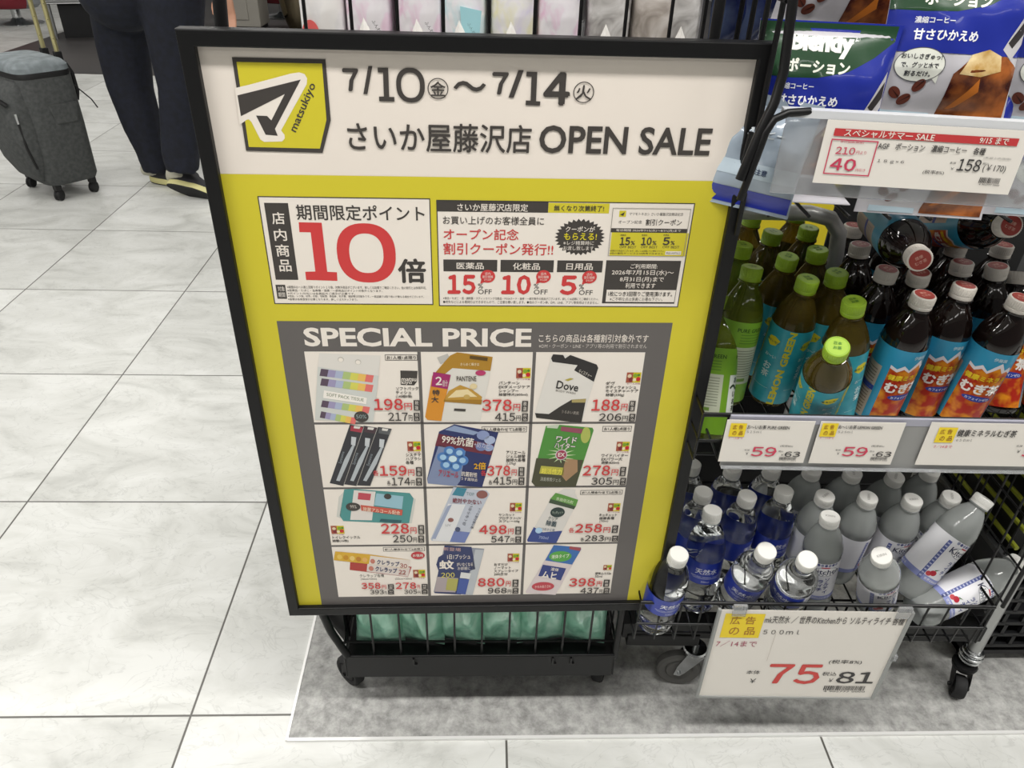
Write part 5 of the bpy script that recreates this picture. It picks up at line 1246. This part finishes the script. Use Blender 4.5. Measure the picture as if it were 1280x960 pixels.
for k in range(9): b.tube([(.001, .02 + .058 * k, .005), (.001, .02 + .058 * k, .42)], .0020, WIRE, 6)
b.build('wire_screen', nb)
# ================================================================== the suitcase
ex = Vector((.635, .773, 0)); ey = Vector((-.735, .678, 0)); ex.normalize(); ey = Vector((-ex.y, ex.x, 0))
SUC = Vector((-2.121, 3.813, 0))
sc_t = thing('suitcase', 'dark grey soft suitcase on four wheels with a pale gold pull handle', 'suitcase', tuple(SUC), rotz=math.atan2(ex.y, ex.x))
FAB = noise_mat('suitcase_fabric', '3E4040', '4C4E4D', 60, .85, bump=.25); LID = noise_mat('suitcase_lid_fabric', '6E7679', '848C90', 26, .8, bump=.5); ZIP = mat('zip_tape', '141415', .6); GOLD = mat('pale_gold_metal', 'C9C08E', .32, metal=.75)
def sq_ring(hx, hy, z, n=36, p=5.0, ox=0.0, oy=0.0):
    out = []
    for k in range(n):
        a = 2 * PI * k / n; c_, s_ = math.cos(a), math.sin(a)
        out.append((ox + hx * math.copysign(abs(c_) ** (2 / p), c_), oy + hy * math.copysign(abs(s_) ** (2 / p), s_), z))
    return out
MB().loft([sq_ring(.10, .15, .070), sq_ring(.122, .176, .078), sq_ring(.130, .186, .10), sq_ring(.132, .19, .34), sq_ring(.130, .186, .555), sq_ring(.128, .184, .562)], FAB).build('shell', sc_t)
MB().loft([sq_ring(.1295, .1855, .560), sq_ring(.131, .187, .566), sq_ring(.131, .187, .578), sq_ring(.129, .185, .584)], ZIP).build('lid_zip', sc_t)
MB().loft([sq_ring(.128, .184, .580), sq_ring(.127, .183, .605), sq_ring(.112, .168, .622), sq_ring(.08, .13, .632), sq_ring(.03, .05, .634)], LID).build('lid', sc_t)
# bulging front pocket, its zip, pull and carry strap
MB().loft([sq_ring(.02, .13, .10, ox=-.125, p=3.2), sq_ring(.055, .16, .18, ox=-.13, p=3.2), sq_ring(.085, .17, .32, ox=-.13, p=3.2), sq_ring(.075, .165, .44, ox=-.13, p=3.2), sq_ring(.04, .15, .53, ox=-.125, p=3.2), sq_ring(.01, .13, .55, ox=-.12, p=3.2)], FAB).build('front_pocket', sc_t)
zp = MB().tube([(-.150, -.158, .17), (-.168, -.160, .27), (-.170, -.158, .38), (-.150, -.150, .47), (-.135, -.10, .52), (-.13, .0, .54)], .0065, ZIP, 8).build('pocket_zip', sc_t)
MB().box((-.176, -.168, .405), (.008, .008, .045), CHROME).build('zip_pull', zp)
MB().tube([(-.19, -.14, .46), (-.225, -.115, .50), (-.235, -.06, .49), (-.23, -.03, .42), (-.21, -.02, .36)], .011, ZIP, 8).build('carry_strap', sc_t)
MB().loft([sq_ring(.05, .006, .36, ox=.03, oy=-.189, p=4), sq_ring(.065, .008, .43, ox=.03, oy=-.190, p=4), sq_ring(.065, .006, .445, ox=.03, oy=-.190, p=4)], FAB).build('side_flap', sc_t)
for yy in (-.075, .055):
    b = MB()
    b.tube([(.118, yy, .52), (.118, yy, .86)], .0105, GOLD, 10).tube([(.118, yy, .855), (.118, yy, 1.0)], .0085, GOLD, 10)
    for z in (.70, .78, .845): b.lathe([(0, -.0005), (.0018, -.0005), (.0018, .001), (0, .001)], ZIP, 8, Matrix.Translation((.113, yy - .0100, z)) @ Matrix.Rotation(PI / 2, 4, 'X'))
    b.build('handle_pole', sc_t)
    MB().box((.118, yy, .62), (.03, .03, .05), ZIP).build('pole_socket', sc_t, bevel=.003)
MB().tube([(.118, -.085, 1.0), (.118, .065, 1.0)], .014, ZIP, 10).build('handle_grip', sc_t)
MB().tube([(.132, -.09, .60), (.150, -.10, .55), (.152, -.10, .47), (.14, -.10, .43)], .009, ZIP, 8).build('back_strap', sc_t)
MB().tube([(.135, -.12, .50), (.15, -.16, .47), (.17, -.18, .44), (.185, -.19, .40)], .003, ZIP, 6).build('cord', sc_t)
for x in (-.085, .085):
    for y in (-.145, .145):
        A = Matrix.Translation((x, y, .026)) @ Matrix.Rotation(.6, 4, 'Z') @ Matrix.Rotation(PI / 2, 4, 'X')
        w = MB().lathe([(0, -.016), (.020, -.016), (.026, -.012), (.026, -.003), (.023, -.001), (.023, .001), (.026, .003), (.026, .012), (.020, .016), (0, .016)], RUB, 22, A).build('wheel', sc_t)
        MB().box((x, y, .066), (.03, .036, .034), ZIP).build('wheel_housing', w, bevel=.004)

# ================================================================== the person walking by
man = thing('person', 'person in loose navy trousers and worn black and white sneakers walking past the poster', 'person', (-1.62, 3.83, 0))
MO = Vector((-1.62, 3.83, 0))
def fuse(b, name, voxel, smooth=6, m=None):
    o = b.build(name, man, fix=False); o.parent = None
    r = o.modifiers.new('fuse', 'REMESH'); r.mode = 'VOXEL'; r.voxel_size = voxel; r.use_smooth_shade = True
    s = o.modifiers.new('soft', 'SMOOTH'); s.iterations = smooth; s.factor = .5
    evaluated(o); o.parent = man
    return o
def limb(b, pts, rs, m, n=14):
    P = [Vector(p) - MO for p in pts]; b.tube(P, rs, m, n)
    for p, r in ((P[0], rs[0]), (P[-1], rs[-1])):
        b.lathe([(0, -r)] + [(r * math.cos(t), r * math.sin(t)) for t in [(-PI / 2 + PI * k / 8) for k in range(1, 8)]] + [(0, r)], m, n, Matrix.Translation(p))
def ell(b, c, r, m, X=None, n=18):
    b.lathe([(0, -1)] + [(math.cos(t), math.sin(t)) for t in [(-PI / 2 + PI * k / 12) for k in range(1, 12)]] + [(0, 1)], m, n, Matrix.Translation(Vector(c) - MO) @ (X or Matrix()) @ Matrix.Diagonal((*r, 1)))
SKIN = mat('skin', 'B98A72', .55); NVY = noise_mat('navy_cloth', '0D101A', '141826', 40, .85, bump=.2); GRYC = mat('grey_cloth', '8A8A8A', .85); HAIR = mat('black_hair', '17130F', .6)
HIPZ = .93
hip = Vector((-1.64, 3.84, HIPZ)); chest = Vector((-1.62, 3.84, 1.30)); neck = Vector((-1.605, 3.84, 1.46)); headc = Vector((-1.58, 3.84, 1.60))
hand_c = at_y(284, 12, 3.72)
b = MB()
ell(b, headc, (.092, .078, .118), SKIN); limb(b, [neck - Vector((0, 0, .04)), neck + Vector((.01, 0, .07))], [.058, .052], SKIN)
ell(b, headc + Vector((.094, 0, -.012)), (.018, .013, .020), SKIN); ell(b, headc + Vector((.078, 0, -.075)), (.022, .024, .018), SKIN)
for s_ in (-1, 1): ell(b, headc + Vector((-.005, s_ * .079, -.005)), (.020, .010, .032), SKIN); ell(b, headc + Vector((.072, s_ * .032, .018)), (.016, .018, .012), SKIN)
ell(b, chest, (.115, .165, .19), SKIN); ell(b, (hip + chest) / 2, (.105, .145, .20), SKIN); ell(b, hip + Vector((0, 0, .05)), (.11, .15, .10), SKIN)
sh_n = chest + Vector((0, -.19, .10)); sh_f = chest + Vector((0, .19, .10))
wr_n = hand_c + Vector((-.01, .01, .075)); el_n = (sh_n + wr_n) / 2 + Vector((-.03, -.04, .02))
limb(b, [sh_n, el_n, wr_n], [.052, .042, .028], SKIN)
grip = chest + Vector((.27, .10, .06)); wr_f = grip + Vector((-.05, .03, -.05)); el_f = sh_f + Vector((-.02, .03, -.27))
limb(b, [sh_f, el_f, wr_f], [.052, .042, .028], SKIN)
def hand(b, wr, d, side, curl):
    d = d.normalized(); s_ = side.normalized(); n_ = d.cross(s_).normalized()
    pal = wr + d * .055
    X = Matrix((s_, n_, d)).transposed().to_4x4()
    ell(b, pal, (.040, .016, .052), SKIN, X, 14)
    for i, L in enumerate((.066, .076, .072, .056)):
        k0 = wr + d * .095 + s_ * (-.030 + .020 * i); k1 = k0 + d * L * .45 + n_ * curl * .3 * L; k2 = k1 + d * L * .30 + n_ * curl * .5 * L; k3 = k2 + d * L * .15 + n_ * curl * .5 * L
        limb(b, [k0 - d * .02, k0, k1, k2, k3], [.010, .0098, .0092, .0085, .0078], SKIN, 10)
    t0 = wr + d * .03 - s_ * .032; limb(b, [t0, t0 + d * .035 - s_ * .018 + n_ * .01, t0 + d * .062 - s_ * .018 + n_ * .02], [.013, .011, .009], SKIN, 10)
hand(b, wr_n, Vector((.02, -.02, -1)), Vector((1, .2, 0)), .45)
hand(b, wr_f, grip - wr_f + Vector((0, 0, -.02)), Vector((.7, .7, 0)), .9)
def legpt(px, py, y): return at_y(px, py, y)
L1 = [(150, -45, 3.92, 35), (153, 0, 3.92, 35), (154, 60, 3.92, 28), (163, 110, 3.92, 25), (179, 160, 3.92, 22), (190, 190, 3.92, 18), (197, 214, 3.92, 16)]
L2 = [(212, -45, 3.76, 34), (215, 0, 3.76, 33), (220, 60, 3.76, 28), (226, 110, 3.76, 24), (227, 160, 3.76, 23), (226, 190, 3.74, 21), (229, 213, 3.72, 18)]
for Lg in (L1, L2):
    limb(b, [legpt(q[0], q[1] - (12 if q is Lg[-1] else 0), q[2]) for q in Lg], [.075, .072, .06, .052, .050, .042, .030], SKIN)
body = fuse(b, 'body', .0065, 4); body.data.materials.clear(); body.data.materials.append(SKIN)
# trousers: two loose legs and a seat in one cloth
b = MB(); n = 20
for Lg in (L1, L2):
    rings = []
    for i, (px, py, y, hw) in enumerate(Lg):
        c_ = legpt(px, py, y) - MO; w = hw * 4.1 / F_PX
        rings.append([(c_.x + w * math.cos(2 * PI * k / n) * (1 + .05 * math.sin(3 * k + i)), c_.y + w * .82 * math.sin(2 * PI * k / n), c_.z + .012 * math.sin(2 * k + i)) for k in range(n)])
    c_ = hip - MO; y_ = Lg[0][2] - MO.y
    rings.insert(0, [(c_.x + .02 + .14 * math.cos(2 * PI * k / n), y_ * .6 + .13 * math.sin(2 * PI * k / n), HIPZ + .10) for k in range(n)])
    b.loft(rings, NVY)
ell(b, hip + Vector((.02, 0, -.02)), (.19, .185, .17), NVY)
trs = fuse(b, 'trousers', .012, 3); trs.data.materials.clear(); trs.data.materials.append(NVY)
# grey top
b = MB(); ell(b, chest, (.145, .20, .21), GRYC); ell(b, (hip + chest) / 2, (.14, .185, .22), GRYC); ell(b, hip + Vector((0, 0, .12)), (.145, .19, .10), GRYC)
limb(b, [sh_n, el_n, wr_n + (el_n - wr_n) * .1], [.075, .062, .045], GRYC); limb(b, [sh_f, el_f, wr_f + (el_f - wr_f) * .1], [.075, .062, .045], GRYC); limb(b, [neck - Vector((0, 0, .06)), neck], [.075, .065], GRYC)
top = fuse(b, 'jacket', .012, 4); top.data.materials.clear(); top.data.materials.append(GRYC)
b = MB(); ell(b, headc + Vector((-.018, 0, .028)), (.092, .088, .105), HAIR); hr = fuse(b, 'hair', .008, 2); hr.data.materials.clear(); hr.data.materials.append(HAIR)
# sneakers: upper, pale midsole band, dark tread
UPP = mat('sneaker_upper', '2A2A2E', .7); HEEL = mat('sneaker_heel', 'B9B6A6', .6); MID = mat('sneaker_midsole', 'CFC98E', .5); TRD = mat('sneaker_tread', '1A1A1B', .7)
def shoe(M_):
    o = thing('x', 'x', 'x'); bpy.data.objects.remove(o)
    def foot(sx, z, kk=1.0, x0=0.0, n=26):
        out = []
        for k in range(n):
            a = 2 * PI * k / n; c_, s_ = math.cos(a), math.sin(a)
            L = .145 if c_ > 0 else .125; w = .046 - .006 * (c_ < 0) + .004 * c_
            out.append((x0 + L * c_ * kk, w * s_ * sx, z))
        return out
    u = MB().loft([foot(.97, .022), foot(1.0, .036), foot(.94, .058, .95, -.008), foot(.84, .078, .72, -.042), foot(.80, .100, .50, -.068), foot(.78, .112, .46, -.072)], UPP, M_).build('sneaker', man)
    MB().loft([foot(1.05, .006), foot(1.10, .012, 1.02), foot(1.08, .030, 1.02), foot(1.0, .034)], MID, M_).build('midsole', u)
    MB().loft([foot(.98, .0, .98), foot(1.04, .004, 1.01), foot(1.02, .009, 1.0)], TRD, M_).build('tread', u)
    hb = MB(); hb.loft([[(-.139 + .020 * i, .044 * math.sin(a) * (1 - .06 * i), .034 + .070 * (.5 + .5 * math.cos(a)) * (1 - .06 * i)) for a in [2 * PI * k / 16 for k in range(16)]] for i in range(5)], HEEL, M_); hb.build('heel_patch', u)
s1 = at_z(206, 232, 0) - MO
shoe(Matrix.Translation((s1.x + .03, s1.y + .03, 0)) @ Matrix.Rotation(-.25, 4, 'Z'))
toe = at_z(266, 250, 0) - MO; hl = at_y(208, 232, toe.y + MO.y + .04) - MO
ax = (toe - hl); ax.normalize()
upv = Vector((.1, .80, .60)); upv = (upv - ax * upv.dot(ax)).normalized(); side = upv.cross(ax)
Ms = Matrix((ax, side, upv)).transposed().to_4x4(); Ms.translation = (hl + ax * .125)
shoe(Ms)

# ================================================================== far furniture
CRED = mat('red_leather', '7E1F2C', .35); CGRY = mat('grey_cushion', '8E9294', .5)
BRS = mat('warm_chrome', 'A89C80', .14, metal=1.0)
def lounge_chair(label, loc, rz, k=1.0):
    t = thing('lounge_chair', label, 'chair', loc, None, rz)
    b = MB(); rin = []
    for (z, r) in ((.16, .30), (.30, .335), (.50, .35), (.74, .36)):
        pass
    prof = [(.17, .27), (.22, .315), (.36, .335), (.60, .345), (.76, .345)]
    vs = []; fs = []; nA = 22
    for j, (z, r) in enumerate(prof):
        for i in range(nA + 1):
            a = -.15 * PI + 1.3 * PI * i / nA
            vs.append((r * math.cos(a), r * math.sin(a), z - .10 * (j > 2) * (1 - math.sin(PI * i / nA))))
    m0 = len(vs)
    for j, (z, r) in enumerate(prof):
        for i in range(nA + 1):
            a = -.15 * PI + 1.3 * PI * i / nA; vs.append(((r - .05) * math.cos(a), (r - .05) * math.sin(a), z - .10 * (j > 2) * (1 - math.sin(PI * i / nA))))
    for j in range(len(prof) - 1):
        for i in range(nA):
            q = j * (nA + 1) + i; fs += [(q, q + 1, q + nA + 2, q + nA + 1), (m0 + q + nA + 1, m0 + q + nA + 2, m0 + q + 1, m0 + q)]
    for i in range(nA):
        fs.append((i + 1, i, m0 + i, m0 + i + 1)); q = (len(prof) - 1) * (nA + 1) + i; fs.append((q, q + 1, m0 + q + 1, m0 + q))
    for i in (0, nA):
        for j in range(len(prof) - 1): q = j * (nA + 1) + i; fs.append((q, q + nA + 1, m0 + q + nA + 1, m0 + q))
    b.add(vs, fs, CRED, True); b.build('shell', t)
    MB().lathe([(0, .16), (.22, .16), (.27, .20), (.275, .36), (.25, .40), (0, .41)], CGRY, 32).build('cushion', t)
    MB().lathe([(0, 0), (.24, 0), (.245, .012), (.08, .03), (.045, .06), (.045, .16), (0, .16)], CHROME, 32).build('pedestal', t)
    return t
p0 = at_z(8, 36, 0); lounge_chair('round red and grey chair on a chrome foot at the top left corner', (p0.x - .05, p0.y + .35, 0), 2.0)
p0 = at_z(338, 33, 0); lounge_chair('round red and grey chair seen between the wires left of the pouches', (p0.x - .02, p0.y + .75, 0), -1.5)
p0 = at_z(378, 36, 0)
t = thing('metal_pot', 'shiny warm metal pot stand behind the left end of the pouches', 'pot', (p0.x + .02, p0.y - .05, 0))
MB().lathe([(0, 0), (.13, 0), (.15, .02), (.20, .16), (.23, .34), (.235, .52), (.24, .53), (.235, .54), (.21, .53), (.20, .36), (0, .30)], BRS, 36).build('bowl', t)
MB().tube([(.238 * math.cos(2 * PI * k / 36), .238 * math.sin(2 * PI * k / 36), .535) for k in range(36)], .012, BRS, 8, closed=True).build('rim', t)
p0 = at_z(306, 38, 0)
t = thing('beige_cabinet', 'plain beige cabinet behind the poster corner post', 'cabinet', (p0.x - .02, p0.y + .15, 0))
BEG = mat('beige_panel', 'A39F96', .5)
MB().box((0, 0, .44), (.42, .40, .80), BEG).build('body', t, bevel=.01); MB().box((0, 0, .02), (.38, .36, .04), BLK).build('plinth', t); MB().box((0, -.206, .46), (.19, .012, .70), BEG).build('door', t, bevel=.004)
p0 = at_z(74, 50, 0)
t = thing('low_bench', 'low black bench with a ribbed metal top behind the suitcase handle', 'bench', (p0.x, p0.y, 0), None, .35)
b = MB()
for i in range(7): b.box((.55, .05 + .085 * i, .335), (1.25, .06, .035), STEEL)
b.box((.55, .31, .312), (1.2, .58, .012), STEEL); b.build('ribbed_top', t, bevel=.006)
MB().box((.58, .33, .155), (1.06, .50, .30), mat('bench_black', '121214', .5)).build('box_base', t)
MB().lathe([(0, .0), (.028, 0), (.03, .02), (.018, .034), (0, .036)], CHROME, 18, Matrix.Translation((-.03, .03, .355))).build('end_knob', t)
for x in (-.02, 1.12): MB().tube([(x, .05, 0), (x, .05, .31)], .016, STEEL, 10).build('leg', t)
bpy.data.objects.remove(_to); bpy.data.curves.remove(_tc)
